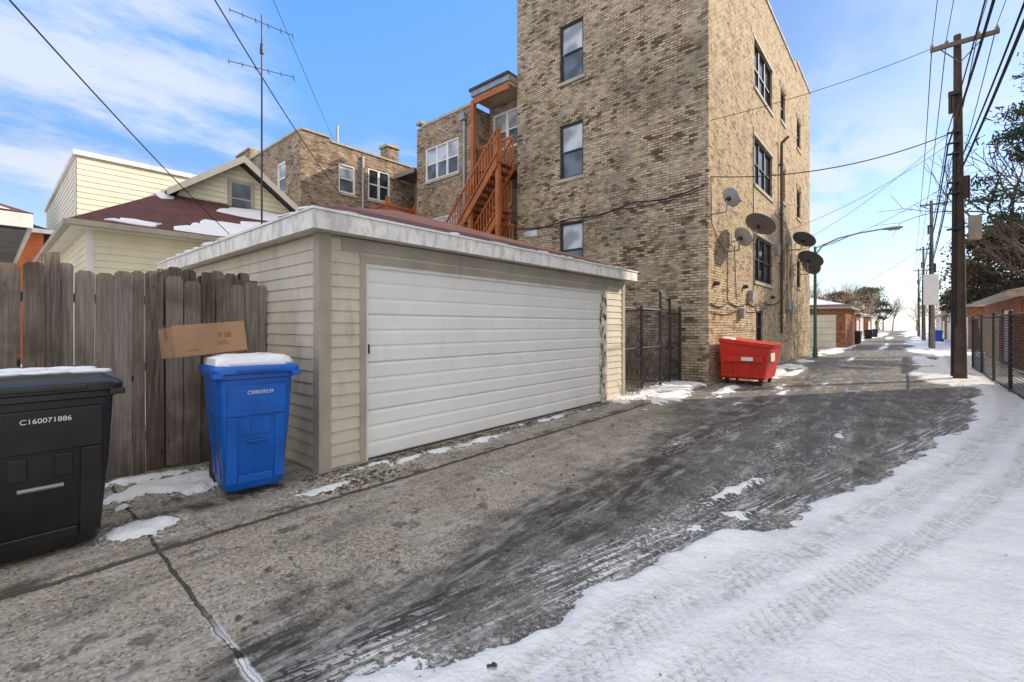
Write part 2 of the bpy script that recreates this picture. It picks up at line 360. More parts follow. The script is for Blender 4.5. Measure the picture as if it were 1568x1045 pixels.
nj=M(nt,'MULTIPLY',M(nt,'SUBTRACT',n2,.5),.05)
def joint(coord,at,w): return SS(nt,M(nt,'ABSOLUTE',M(nt,'SUBTRACT',M(nt,'ADD',coord,nj),at)),w,w*.35)
j1=joint(u,.75,.014); j2=joint(v,3.75,.02); j3=joint(u,6.3,.012); j4=joint(u,-2.,.014)
J=M(nt,'MAXIMUM',M(nt,'MAXIMUM',j1,j2),M(nt,'MAXIMUM',j3,j4)); J=M(nt,'MULTIPLY',J,SS(nt,v,1.2,1.9))
cr=nt.nodes.new('ShaderNodeTexVoronoi'); cr.feature='DISTANCE_TO_EDGE'; cr.inputs['Scale'].default_value=.42
wp=nt.nodes.new('ShaderNodeVectorMath'); wp.operation='ADD'; nt.links.new(p,wp.inputs[0]); nt.links.new(NOISE(nt,p,1.7,4,.7,1),wp.inputs[1]); nt.links.new(wp.outputs[0],cr.inputs['Vector'])
CK=M(nt,'MULTIPLY',SS(nt,cr.outputs['Distance'],.008,.001),SS(nt,n1,.44,.55))
dk=M(nt,'MAXIMUM',J,M(nt,'MULTIPLY',CK,.65))
base=MIX(nt,M(nt,'MULTIPLY',dk,.85),base,(.035,.03,.027))
base=MIX(nt,M(nt,'MULTIPLY',SS(nt,M(nt,'ABSOLUTE',M(nt,'SUBTRACT',v,4.38)),.20,.02),SS(nt,n2,.36,.56)),base,(.07,.055,.04))
base=MIX(nt,M(nt,'MULTIPLY',SS(nt,M(nt,'ABSOLUTE',M(nt,'SUBTRACT',v,3.80)),.14,.0),SS(nt,n5,.45,.6)),base,(.09,.075,.06))
# snow
q=M(nt,'ADD',SD,M(nt,'MULTIPLY',M(nt,'SUBTRACT',n2,.5),.26)); q=M(nt,'ADD',q,M(nt,'MULTIPLY',M(nt,'SUBTRACT',n3,.5),.12))
snow=SS(nt,q,-.004,.022)
vr=M(nt,'ADD',v,M(nt,'MULTIPLY',u,.24))
ts=NOISE(nt,COMB(nt,M(nt,'MULTIPLY',u,1.1),M(nt,'MULTIPLY',vr,22.)),1.3,3,.7)
tread=NOISE(nt,COMB(nt,M(nt,'MULTIPLY',u,30.),M(nt,'MULTIPLY',vr,26.)),1.,2,.6)
band=M(nt,'MULTIPLY',SS(nt,ED,-.55,-.2),SS(nt,ED,.5,.1)); band=M(nt,'MULTIPLY',band,SS(nt,n1,.40,.54))
part=M(nt,'MULTIPLY',band,M(nt,'MULTIPLY',SS(nt,ts,.49,.58),SS(nt,tread,.40,.52)))
jsn=M(nt,'MULTIPLY',M(nt,'MULTIPLY',joint(u,.75,.03),SS(nt,v,2.9,2.2)),SS(nt,n2,.42,.5)); jsn=M(nt,'MULTIPLY',jsn,SS(nt,v,1.4,1.7))
dust=M(nt,'MULTIPLY',SS(nt,q,-.2,.0),M(nt,'MULTIPLY',SS(nt,n3,.52,.65),.65))
allsnow=M(nt,'MAXIMUM',M(nt,'MAXIMUM',snow,M(nt,'MULTIPLY',part,.85)),M(nt,'MAXIMUM',M(nt,'MULTIPLY',jsn,.9),dust))
def gauss(c,w): return SS(nt,M(nt,'ABSOLUTE',M(nt,'SUBTRACT',EN,c)),w,w*.4)
tr=M(nt,'ADD',M(nt,'ADD',gauss(.42,.22),gauss(.82,.15)),M(nt,'ADD',M(nt,'MULTIPLY',gauss(1.62,.10),.6),M(nt,'MULTIPLY',gauss(1.95,.08),.4)),clamp=True)
tr=M(nt,'MULTIPLY',tr,SS(nt,n5,.36,.56,.35,1.))
lug=M(nt,'SINE',M(nt,'MULTIPLY',M(nt,'ADD',u,M(nt,'MULTIPLY',M(nt,'ABSOLUTE',M(nt,'SUBTRACT',EN,.42)),.8)),95.))
lug=SS(nt,M(nt,'ADD',M(nt,'MULTIPLY',lug,.45),M(nt,'MULTIPLY',M(nt,'SUBTRACT',tread,.5),4.5)),-.3,.7)
tp=M(nt,'MULTIPLY',tr,M(nt,'MULTIPLY',SS(nt,ts,.42,.56),M(nt,'ADD',M(nt,'MULTIPLY',lug,.55),.45)))
scol=MIX(nt,SS(nt,n5,.3,.7),(.77,.785,.82),(.86,.87,.89))
scol=MIX(nt,M(nt,'MULTIPLY',tr,.22),scol,(.60,.60,.61)); scol=MIX(nt,M(nt,'MULTIPLY',tp,.42),scol,(.40,.39,.38))
thin=M(nt,'MULTIPLY',M(nt,'MULTIPLY',tr,SS(nt,n2,.54,.66)),.5); scol=MIX(nt,thin,scol,(.30,.29,.28))
scol=MIX(nt,M(nt,'MULTIPLY',SS(nt,n3,.70,.76),.4),scol,(.35,.31,.27))
fin=MIX(nt,allsnow,base,scol); nt.links.new(fin,bs.inputs['Base Color'])
rg=MIX(nt,allsnow,MIX(nt,st,.8,.42),.75); nt.links.new(rg,bs.inputs['Roughness']); bs.inputs['Specular IOR Level'].default_value=.3
h=M(nt,'ADD',M(nt,'MULTIPLY',ag,.7),M(nt,'MULTIPLY',n3,.8)); h=M(nt,'SUBTRACT',h,M(nt,'MULTIPLY',J,2.))
hs=M(nt,'ADD',M(nt,'ADD',2.0,M(nt,'MULTIPLY',n2,2.8)),M(nt,'MULTIPLY',n3,1.7)); hs=M(nt,'SUBTRACT',hs,M(nt,'MULTIPLY',M(nt,'MULTIPLY',tr,lug),.8))
h=M(nt,'ADD',h,M(nt,'MULTIPLY',snow,M(nt,'SUBTRACT',hs,h))); BUMP(nt,bs,h,.95,.009)
me.materials.append(m)
# big ground
m,nt,bs=newmat('yard_ground'); p,x,y,z=POS(nt)
n=NOISE(nt,p,.35,4,.65); k=NOISE(nt,p,6,3,.6)
c=MIX(nt,SS(nt,k,.3,.7),(.12,.10,.07),(.2,.17,.12)); c=MIX(nt,SS(nt,M(nt,'ADD',n,M(nt,'MULTIPLY',k,.15)),.48,.6),c,(.8,.81,.84))
nt.links.new(c,bs.inputs['Base Color']); bs.inputs['Roughness'].default_value=.85; BUMP(nt,bs,k,.4,.03)
me=bpy.data.meshes.new('ground'); R=1500
gx=[-R,-400,-100,-30,-8,8,30,100,400,R]; vv_=[(a,b,-.035) for a in gx for b in gx]; ff=[(i*10+j,(i+1)*10+j,(i+1)*10+j+1,i*10+j+1) for i in range(9) for j in range(9)]
me.from_pydata(vv_,[],ff); me.materials.append(m); g=bpy.data.objects.new('ground',me); sc.collection.objects.link(g)
# ---------------------------------------------------------------- GARAGE
o=Obj('garage',(5.4,7.2,0))
U0,U1,V0,V1=2.2,8.71,4.46,9.95; fa=fA(V0); fu=fU(U0)
D0,D1,DT=2.72,7.82,2.16
o.p('siding',m_siding)
siding(o,fa,U0+.10,D0-.09,.04,2.42); siding(o,fa,D1+.14,U1-.10,.04,2.42); siding(o,fa,D0-.09,D1+.14,DT+.11,2.42)
siding(o,fu,V0+.10,V1-.1,.04,2.42)
o.p('walls',m_siding); o.poly([(U0+.012,V0+.1,0),(U0+.012,V1,0),(U0+.012,V1,2.44),(U0+.012,V0+.1,2.44)]); 
o.poly([(U1,V0,0),(U1,V1,0),(U1,V1,2.44),(U1,V0,2.44)]); o.poly([(U0,V1,0),(U1,V1,0),(U1,V1,2.44),(U0,V1,2.44)])
o.poly([(U0+.05,V0+.012,0),(D0-.08,V0+.012,0),(D0-.08,V0+.012,2.44),(U0+.05,V0+.012,2.44)]); o.poly([(D1+.08,V0+.012,0),(U1,V0+.012,0),(U1,V0+.012,2.44),(D1+.08,V0+.012,2.44)])
o.poly([(D0-.08,V0+.012,DT+.1),(D1+.08,V0+.012,DT+.1),(D1+.08,V0+.012,2.44),(D0-.08,V0+.012,2.44)])
o.p('corner_posts',m_trim)
o.box(U0-.025,U0+.10,V0-.025,V0+.10,.02,2.44); o.box(U1-.10,U1+.02,V0-.025,V0+.08,.02,2.44)
o.p('frieze_board',m_trim); o.box(D0-.3,U1-.1,V0-.03,V0-.004,2.30,2.43)
o.p('door_casing',m_trim)
o.fbox(fa,D0-.09,D0-.02,.02,DT+.11,-.03,.06); o.fbox(fa,D0-.02,D1+.02,DT+.03,DT+.11,-.03,.06)
o.p('door_casing_peeling',m_peel); o.fbox(fa,D1+.02,D1+.13,.02,DT+.11,-.032,.06); o.fbox(fa,D1-.03,D1+.02,.02,DT+.03,.0,.06)
o.p('door_stop',m_white); o.fbox(fa,D0-.02,D0+.02,.02,DT+.03,.0,.06); o.fbox(fa,D0+.02,D1-.03,DT-.01,DT+.03,.0,.06)
o.p('overhead_door',m_door)
prof=[]; nb=12; bh=(DT-.03)/nb
for k in range(nb):
    z0=.03+k*bh; lo=.066 if k%3==0 else .048; hi=.066 if (k+1)%3==0 else .048
    prof+= [(z0+.001,lo),(z0+.006,.047),(z0+.020,.038),(z0+bh*.80,.038),(z0+bh-.006,.047),(z0+bh-.002,hi)]
for (za,da),(zb,db) in zip(prof[:-1],prof[1:]): o.poly([fa(D0,za,da),fa(D1,za,da),fa(D1,zb,db),fa(D0,zb,db)])
o.p('door_hardware',m_dark); o.fbox(fa,D0+.015,D0+.04,1.20,1.30,.0,.035); o.fbox(fa,D0+.0,D1-.03,.012,.035,.03,.07)
for zz in (1.95,1.62,1.25,.9): o.fbox(fa,D1+.03,D1+.06,zz,zz+.1,-.045,-.03)
E0,E1,F0,F1=2.007,8.80,4.20,10.2
o.p('soffit',m_siding); o.poly([(E0+.02,F0+.02,2.445),(E1-.02,F0+.02,2.445),(E1-.02,F1-.02,2.445),(E0+.02,F1-.02,2.445)])
o.p('fascia',m_fascia); o.box(E0,E1,F0,F0+.025,2.43,2.605); o.box(E0,E0+.025,F0+.026,F1-.026,2.43,2.605); o.box(E1-.025,E1,F0+.026,F1-.026,2.43,2.605); o.box(E0,E1,F1-.025,F1,2.43,2.605)
o.p('drip_edge',m_white); o.box(E0-.02,E1+.02,F0-.02,F0+.05,2.607,2.63); o.box(E0-.02,E0+.05,F0+.052,F1+.02,2.607,2.63)
o.p('roof',m_asphR); e=.015; a=[(E0-e,F0-e,2.634),(E1+e,F0-e,2.634),(E1+e,F1+e,2.634),(E0-e,F1+e,2.634)]; r0=(5.0,7.2,3.66); r1=(5.8,7.2,3.66)
o.poly([a[0],a[1],r1,r0]); o.poly([a[1],a[2],r1]); o.poly([a[2],a[3],r0,r1]); o.poly([a[3],a[0],r0])
o.p('foundation',m_concw); o.box(U0-.03,D0-.09,V0-.035,V0+.1,-.02,.05); o.box(D1+.09,U1+.02,V0-.035,V0+.1,-.02,.05); o.box(U0-.032,U0+.1,V0+.1,V1,-.02,.05)
o.p('roof_snow',m_snow)
def lump(cu,cv,ru,rv,z,h):
    ph=random.random()*6; rg=[]
    for s,hh in ((1,0),(.98,.55),(.8,.9),(.4,1.)):
        rg.append([(cu+ru*s*math.cos(a*.449)*(1+.18*math.sin(a*1.9+ph)),cv+rv*s*math.sin(a*.449)*(1+.18*math.cos(a*1.3+ph)),z+hh*h*(1+.15*math.sin(a+ph))) for a in range(14)])
    o.loft(rg)
k=4.25
while k<10.1: 
    L_=random.uniform(.12,.34); lump(E0+.045+random.uniform(-.01,.02),k+L_,.06+.03*random.random(),L_,2.628,random.uniform(.018,.04)); k+=L_*1.7+random.choice([0,0,.12])
k=2.15
while k<8.6:
    L_=random.uniform(.08,.26); 
    if random.random()<.6: lump(k+L_,F0+.03,L_,.035+.03*random.random(),2.628,random.uniform(.012,.028))
    k+=L_*2.1
o.done(smooth=('roof_snow',))
# ---------------------------------------------------------------- WOOD FENCE
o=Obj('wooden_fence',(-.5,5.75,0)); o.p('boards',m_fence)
uu=-5.
def board(o,u0,w,v,z0,z1,th,r,lean=0.):
    c=w*.22; pts=[(u0,z0),(u0+w,z0),(u0+w+lean,z1-c),(u0+w-c+lean,z1),(u0+c+lean,z1),(u0+lean,z1-c)]
    F=[(a,v,b) for a,b in pts]; K=[(a,v+th,b) for a,b in pts]
    o.poly(F,r); o.poly(K[::-1],r)
    for i in range(6): j=(i+1)%6; o.poly([F[i],F[j],K[j],K[i]],r)
while uu<2.12:
    w=random.choice([.135,.14,.145,.10]); 
    if uu+w>2.17: w=2.17-uu
    hgt=2.04+random.uniform(-.04,.035)+(.0 if uu<1.3 else -.04)
    vv0=5.75+random.uniform(-.009,.009)+(.05 if uu<.40 else 0)
    board(o,uu,w,vv0,.03+random.random()*.03,hgt,.018,random.uniform(.05,1),random.uniform(-.012,.012))
    uu+=w+random.choice([.002,.004,.008,.018])
    if .33<uu<.38: uu=.42
o.p('rails',m_fence)
for z in (.35,1.05,1.72): o.box(-5,2.15,5.83,5.87,z,z+.085,.3)
o.p('posts',m_fence)
for uq,zt in ((.37,2.16),(1.22,2.1),(1.62,2.1),(-1.9,2.1),(2.08,2.04)): o.box(uq-.045,uq+.045,5.875,5.965,-.02,zt,.4)
o.box(.34,.43,5.70,5.745,.0,2.16,.35)
o.p('second_boards',m_fence)
uu=1.28
while uu<2.1: board(o,uu,.13,6.05,.03,2.12+random.uniform(-.05,.03),.018,random.uniform(.05,1)); uu+=.137
o.done()
# ---------------------------------------------------------------- WHEELED BINS
def bin_(name,loc,rot,body,dark,label,w0,w1,d0,d1,H,snow=None):
    o=Obj(name,loc,local=True,rot=math.radians(90)+rot)
    o.p('body',body)
    o.loft([rrect(0,0,w0-.03,d0-.03,.05,.05),rrect(0,0,w0,d0,.07,.06),rrect(0,0,w0+(w1-w0)*.55,d0+(d1-d0)*.55,H*.55,.06),rrect(0,0,w1-.03,d1-.03,H-.11,.06),
            rrect(0,0,w1+.015,d1+.015,H-.10,.06),rrect(0,0,w1+.015,d1+.015,H-.065,.06),rrect(0,0,w1,d1,H-.06,.06),rrect(0,0,w1,d1,H-.03,.06),rrect(0,0,w1-.05,d1-.05,H-.03,.05)])
    sl=lambda z:(d0+(d1-.03-d0)*min(1,(z-.07)/(H-.18)))/2; ff=lambda a,z,d:(a,-sl(z)+d,z)
    o.p('front_panel',body)
    w=w0*.5
    o.fbox(ff,-w*.98,-w*.62,.12,H*.62,-.018,.02); o.fbox(ff,w*.62,w*.98,.12,H*.62,-.018,.02)
    o.fbox(ff,-w*.98,w*.98,H*.62+.003,H*.86,-.024,.02)
    o.fbox(ff,-w*.60,w*.60,H*.10,H*.16,-.012,.02)
    o.fbox(ff,-w*.5,-w*.2,H*.47,H*.60,-.014,.02); o.fbox(ff,w*.2,w*.5,H*.47,H*.60,-.014,.02)
    sw=lambda z:(w0+(w1-.03-w0)*min(1,(z-.07)/(H-.18)))/2
    fs=lambda a,z,d:(-sw(z)+d,a,z)
    o.p('side_ribs',body); o.fbox(fs,-d0*.32,-d0*.2,.15,H*.6,-.010,.02); o.fbox(fs,d0*.1,d0*.22,.15,H*.6,-.010,.02); o.fbox(fs,-d0*.4,d0*.4,H*.62,H*.67,-.012,.02)
    fr=lambda a,z,d:(sw(z)-d,a,z)
    o.fbox(fr,-d0*.32,-d0*.2,.15,H*.6,-.010,.02); o.fbox(fr,d0*.1,d0*.22,.15,H*.6,-.010,.02); o.fbox(fr,-d0*.4,d0*.4,H*.62,H*.67,-.012,.02)
    o.p('catch_bar',m_steel if body is m_black else dark); o.cyl(ff(-w*.35,H*.42,-.012),ff(w*.35,H*.42,-.012),.014,.014,8)
    o.p('lid',dark if body is m_black else body)
    L=[rrect(0,-.01,w1+.05,d1+.06,H-.055,.06),rrect(0,-.01,w1+.055,d1+.065,H-.02,.06),rrect(0,-.01,w1+.03,d1+.04,H+.0,.06),rrect(0,.0,w1-.08,d1-.1,H+.02,.05),rrect(0,.0,w1-.12,d1-.14,H+.045,.05)]
    o.loft(L)
    o.p('lid_grip',body); o.box(-w1*.28,w1*.28,-d1/2-.065,-d1/2-.03,H-.04,H-.012)
    o.box(-w1*.5-.03,-w1*.5+.05,-d1/2-.052,-d1/2+.05,H-.09,H-.05); o.box(w1*.5-.05,w1*.5+.03,-d1/2-.052,-d1/2+.05,H-.09,H-.05)
    o.p('handle',body); 
    for sx in (-1,1): o.box(sx*w1*.36-.02,sx*w1*.36+.02,d1/2,d1/2+.09,H-.10,H-.03)
    o.cyl((-w1*.42,d1/2+.08,H-.05),(w1*.42,d1/2+.08,H-.05),.018,.018,10)
    o.p('wheels',m_rubber)
    for sx in (-1,1):
        x0=sx*(w0/2+.005); x1=sx*(w0/2-.05); o.cyl((x0,d0/2+.02,.13),(x1,d0/2+.02,.13),.13,.13,20)
    o.p('axle',m_steel).cyl((-w0/2,d0/2+.02,.13),(w0/2,d0/2+.02,.13),.012)
    if snow:
        o.p('snow_cap',m_snow); rings=[]
        for k,(sc_,zz) in enumerate([(1.0,H+.0),(1.02,H+.03),(.96,H+.066),(.82,H+.084),(.6,H+.09),(.3,H+.094)]):
            rg=rrect(0,.0,(w1-.02)*sc_,(d1-.03)*sc_,zz,.10*sc_,6)
            rings.append([(a+random.uniform(-.012,.012),b+random.uniform(-.012,.012),c+random.uniform(-.008,.008)) for a,b,c in rg])
        o.loft(rings)
    e=o.done(smooth=('body','lid','wheels','handle','snow_cap','catch_bar'),bevel={'front_panel':.008,'lid_grip':.006,'side_ribs':.005})
    if label:
        cu=bpy.data.curves.new('label','FONT'); cu.body=label; cu.size=.044; cu.align_x='CENTER'; cu.extrude=.0008; cu.materials.append(m_label)
        zt=H*.79; t=bpy.data.objects.new('serial_label',cu); sc.collection.objects.link(t); t.parent=e
        ang=math.atan2((d1-.03-d0)/2,(H-.18)); t.location=(.02,-sl(zt)-.0285,zt); t.rotation_euler=(math.radians(90)+ang,0,0)
    return e
bin_('blue_recycling_bin',(1.59,4.62,.02),math.radians(-6),m_blue,m_blued,'C00039539',.47,.63,.52,.67,1.13,True)
bin_('black_garbage_bin',(.215,4.42,.02),math.radians(1),m_black,m_black,'C160071886',.58,.72,.60,.80,1.12,None)
o=Obj('snow_on_bin_lid',(.2,4.55,1.14)); o.p('snow',m_snow)
for i in range(9):
    lump(.02+.055*i+random.uniform(-.04,.04),4.28+random.uniform(0,.4),random.uniform(.07,.13),random.uniform(.05,.10),1.183,random.uniform(.012,.024))
o.done(smooth=('snow',))
# cardboard box resting on the rear of the snowy lid and the bin handle
o=Obj('cardboard_box',(1.335,4.98,1.375),local=True,rot=math.radians(90+3),tilt=(math.radians(-4),math.radians(-5)))
o.p('carton',m_card); o.box(-.29,.29,-.20,.20,-.14,.14)
o.p('tape',m_tape); o.box(-.292,.292,-.03,.03,.141,.1425); o.box(-.292,-.2905,-.03,.03,.03,.14); o.box(.2905,.292,-.03,.03,.03,.14)
o.p('flap_seam',m_dark); o.box(-.29,.29,-.0015,.0015,.1428,.1432); o.box(-.2915,-.2903,-.18,.18,.134,.137)
o.p('print',m_tape)
for a,b,c,d in ((.05,.12,-.04,-.032),(.02,.14,-.06,-.052),(.10,.16,.0,.05),(.05,.08,.01,.05),(-.2,-.12,-.09,-.082)): o.box(a,b,-.2025,-.2005,c,d)
o.done(bevel={'carton':.006})
# ---------------------------------------------------------------- TALL BRICK BUILDING
o=Obj('brick_apartment_building',(20,7.2,0))
A0,A1,B0,B1,HT=12.34,28.8,3.9,10.44,13.5
fu=fU(A0); fa=fA(B0)
hu=[(7.71,8.62,9.46,11.33),(7.71,8.62,6.30,8.07),(7.71,8.62,3.1,4.87)]
ha=[]
for z0,z1 in ((9.65,11.3),(6.35,8.0),(3.05,4.65)):
    ha.append((17.07,19.8,z0,z1)); ha.append((21.35,22.25,z0+.35,z1+.05))
    ha.append((25.0,26.0,z0+.3,z1))
ha.append((17.3,18.3,.9,2.05))
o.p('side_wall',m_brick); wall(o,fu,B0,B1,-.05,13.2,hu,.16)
o.p('alley_wall',m_bricklit); wall(o,fa,A0,A1,-.05,13.3,ha,.16)
o.p('rear_walls',m_bricklit); o.poly([(A1,B0,0),(A1,B1,0),(A1,B1,13.3),(A1,B0,13.3)]); o.poly([(A0,B1,0),(A1,B1,0),(A1,B1,13.2),(A0,B1,13.2)])
o.p('roof',m_roofdk); o.poly([(A0,B0,13.0),(A1,B0,13.0),(A1,B1,13.0),(A0,B1,13.0)])
o.p('parapet',m_bricklit)
for k,(a,b,h) in enumerate(((A0,15.5,13.75),(15.5,24.5,13.45),(24.5,A1,13.9))): o.box(a+.001,b,B0-.003,B0+.3,13.3,h)
o.p('coping',m_stone); x=A0
while x<A1:
    h=13.75 if x<15.5 else (13.45 if x<24.5 else 13.9)
    o.box(x,min(x+.58,A1+.03),B0-.05,B0+.34,h,h+.07+.03*((int(x/.6))%2)); x+=.6
x=B0+.4
while x<B1: o.box(A0-.05,A0+.3,x,min(x+.58,B1),13.2,13.28); x+=.6
for (a,b,c,d) in hu: window(o,fu,a,b,c,d,m_frame,1,.11,True,.07,m_stone); arch(o,fu,a,b,d,m_brick)
for (a,b,c,d) in ha:
    n=3 if b-a>2 else 1
    window(o,fa,a,b,c,d,m_frame,n,.11,False,.07,m_stone)
    if n==1: arch(o,fa,a,b,d,m_bricklit)
    else: o.p('lintels',m_stone).fbox(fa,a-.15,b+.15,d+.003,d+.10,-.02,.1)
o.p('drain_pipe',m_pole); o.cyl((21.0,3.80,1.2),(21.0,3.80,8.9),.055,.055,10); o.cyl((21.0,3.80,8.9),(21.0,3.55,9.1),.055)
for z in (2,4,6,8): o.box(20.92,21.08,3.74,3.9,z,z+.05)
o.p('conduits',m_stone); o.cyl((22.6,3.85,1.6),(22.6,3.85,5.6),.04); o.cyl((23.4,3.85,1.2),(23.4,3.85,5.2),.03); o.tube([(22.6,3.85,5.6),(22.0,3.85,5.9),(20.2,3.86,5.9)],.025)
o.p('meter_boxes',m_steel)
for a,z,w_,h_ in ((22.3,2.2,.35,.5),(23.1,2.1,.3,.45),(16.2,2.3,.3,.35),(15.1,1.75,.25,.3),(20.1,4.3,.35,.4),(22.4,5.0,.4,.5)): o.box(a,a+w_,3.74,3.9,z,z+h_)
o.p('wall_cables',m_rubber)
def cab(pts,r=.012):
    q=[]
    for (a,b) in zip(pts[:-1],pts[1:]):
        for k in range(6):
            t=k/6; q.append(tuple(a[i]+(b[i]-a[i])*t for i in range(3))[:2]+(a[2]+(b[2]-a[2])*t-.12*math.sin(math.pi*t),))
    q.append(pts[-1]); o.tube(q,r,5)
cab([(12.31,4.0,5.2),(12.31,6.0,5.12),(12.31,8.2,4.98),(12.31,10.4,4.95)],.016)
cab([(12.31,4.0,5.12),(12.31,6.5,5.0),(12.31,9.4,4.85)],.010)
cab([(12.4,3.87,2.1),(14.,3.87,2.2),(16,3.87,2.25),(18,3.87,2.35),(21,3.87,2.5)],.018); cab([(12.4,3.87,1.9),(15,3.87,2.0),(18.8,3.87,2.2)],.014)
cab([(12.42,3.87,5.4),(12.5,3.87,4.2),(13.9,3.87,3.6),(13.9,3.87,2.2)],.010); cab([(14.6,3.87,3.9),(14.8,3.87,2.3)],.01); cab([(16.8,3.87,8.2),(16.85,3.87,3),(16.6,3.87,2.2)],.012)
cab([(23.6,3.87,4.2),(22.,3.87,2.9),(21.2,3.87,2.6)],.012)
o.p('vent_caps',m_dark); 
for a,z in ((12.8,2.65),(15.7,2.75),(19.6,2.6)): o.cyl((a,3.9,z),(a,3.76,z),.07,.05,10)
o.p('street_name_plate',m_blind); o.box(12.315,12.332,9.55,10.15,4.60,4.80)
o.done(smooth=('drain_pipe','conduits'))
# ---------------------------------------------------------------- SATELLITE DISHES
def dish(loc,r,mat,vwall=3.9,mount=None,dirv=(.72,-.5,.48)):
    o=Obj('satellite_dish',loc); c=Vector(loc); d=Vector(dirv).normalized()
    x=d.cross(Vector((0,0,1))).normalized(); y=x.cross(d).normalized()
    o.p('reflector',mat); rings=[]
    for side,rr in ((0,(1,.97,.8,.6,.4,.2,.03)),(1,(.03,.2,.4,.6,.8,.97,1))):
        for q in rr:
            off=d*((q*q)*.22*r+(.012 if side else 0)); rings.append([c+off+x*r*q*math.cos(2*math.pi*k/24)+y*r*1.0*q*math.sin(2*math.pi*k/24) for k in range(24)])
    o.loft(rings,False,False)
    o.p('rear_bracket',m_dark); 
    o.cyl(c-d*.0,c-d*.10,.06,.05,8)
    el=Vector(mount) if mount else Vector((c.x-.05,vwall,c.z-.35)); kn=Vector((c.x-.06,c.y+.05,c.z-.15))
    o.p('mast',m_steel); o.tube([c-d*.08,kn,Vector((kn.x,kn.y,el.z)),el],.022,8)
    o.p('wall_foot',m_steel).box(el.x-.08,el.x+.08,vwall-.015,vwall-.002,el.z-.12,el.z+.12)
    o.p('feed_arm',m_steel); tip=c+d*r*1.0-y*r*.75; o.tube([c-y*r*.95,tip],.012,6); o.p('lnb',m_dark); o.cyl(tip,tip-d*.12+y*.05,.035,.03,8)
    o.done(smooth=('reflector','mast'))
dish((12.55,3.45,4.8),.26,m_dishl); dish((13.87,3.5,3.98),.29,m_dishl); dish((14.5,3.2,4.36),.43,m_dishb,dirv=(.55,-.35,.8))
dish((22.6,3.3,5.1),.46,m_dishb,dirv=(.55,-.35,.8)); dish((23.5,3.2,4.35),.52,m_dishb,dirv=(.55,-.35,.8)); dish((24.3,3.3,4.2),.45,m_dishb)
# ---------------------------------------------------------------- DUMPSTER
o=Obj('red_dumpster',(13.2,3.1,0)); o.p('body',m_red)
u0,u1,v0,v1=12.62,13.95,2.55,3.72
o.hexa([(u0+.05,v0+.12,.15),(u1-.05,v0+.12,.15),(u1-.05,v1-.05,.15),(u0+.05,v1-.05,.15),(u0,v0,.95),(u1,v0,.95),(u1,v1,1.10),(u0,v1,1.10)])
o.p('rim',m_red); o.hexa([(u0-.03,v0-.03,.95),(u1+.03,v0-.03,.95),(u1+.03,v1+.03,1.10),(u0-.03,v1+.03,1.10),(u0-.03,v0-.03,1.01),(u1+.03,v0-.03,1.01),(u1+.03,v1+.03,1.16),(u0-.03,v1+.03,1.16)])
o.box(u0-.005,u0+.03,v0+.4,v0+.46,.2,.97); o.box(u0-.005,u0+.03,v0+.85,v0+.9,.2,1.0); o.box(u0-.03,u0+.03,v0+.1,v1-.05,.2,.27)
o.p('fork_sleeve',m_red); o.box(u0-.07,u0-.004,v0+.12,v1-.1,.60,.75)
o.p('lids',m_red); 
for a,b in ((u0,u0+.65),(u0+.68,u1)): o.hexa([(a,v0-.06,1.013),(b,v0-.06,1.013),(b,v1,1.163),(a,v1,1.163),(a,v0-.06,1.035),(b,v0-.06,1.035),(b,v1,1.19),(a,v1,1.19)])
o.p('snow_on_lid',m_snow); o.hexa([(u0+.1,v1-.3,1.13),(u0+.5,v1-.3,1.13),(u0+.5,v1-.02,1.16),(u0+.1,v1-.02,1.16),(u0+.12,v1-.28,1.185),(u0+.48,v1-.28,1.185),(u0+.45,v1-.05,1.215),(u0+.15,v1-.05,1.215)])
o.p('warning_label',m_label); o.box(u0-.0725,u0-.0705,v0+.35,v0+.62,.63,.72); o.box(u0+.3,u0+.75,v0+.02,v0+.03,.6,.85)
o.p('casters',m_rubber)
for a in (u0+.15,u1-.2):
    for b in (v0+.22,v1-.15): o.cyl((a,b-.03,.085),(a,b+.03,.085),.085,.085,14)
o.p('caster_forks',m_dark)
for a in (u0+.15,u1-.2):
    for b in (v0+.22,v1-.15): o.box(a-.05,a+.05,b-.045,b-.034,.08,.16); o.box(a-.05,a+.05,b+.034,b+.045,.08,.16)
o.done(bevel={'body':.01,'rim':.01})
# ---------------------------------------------------------------- CHAIN LINK FENCES
def chain(o,f,a0,a1,z0,z1,mat,sp=.075,r=.0028):
    o.p('mesh',mat); h=z1-z0; w=a1-a0
    s=-h
    while s<w:
        x0=max(s,0);y0=x0-s;x1=min(s+h,w);y1=x1-s
        if x1>x0:
            o.cyl(f(a0+x0,z0+y0,0),f(a0+x1,z0+y1,0),r,r,3,False); o.cyl(f(a1-x0,z0+y0,.006),f(a1-x1,z0+y1,.006),r,r,3,False)
        s+=sp*1.414
def gatepanel(o,f,a0,a1,z0,z1,mat,n=12):
    o.p('iron_bars',mat)
    for k in range(n+1):
        a=a0+(a1-a0)*k/n; o.fbox(f,a-.008,a+.008,z0,z1,-.008,.008)
    for z in (z0+.1,z0+(z1-z0)*.5,z1-.12): o.fbox(f,a0,a1,z-.018,z+.018,-.012,.012)
o=Obj('chain_link_gate',(10.2,4.6,0)); f=fA(4.62)
chain(o,f,8.76,10.95,.1,1.9,m_dark,.075,.0035); o.p('posts',m_dark)
for a,h in ((8.78,1.95),(9.9,1.95),(10.97,2.35),(11.55,2.2),(12.25,2.0)): o.cyl((a,4.62,-.05),(a,4.62,h),.032,.032,10); o.cyl((a,4.62,h),(a,4.62,h+.04),.042,.02,10)
for z in (.12,1.0,1.9): o.cyl((8.78,4.62,z),(10.97,4.62,z),.02)
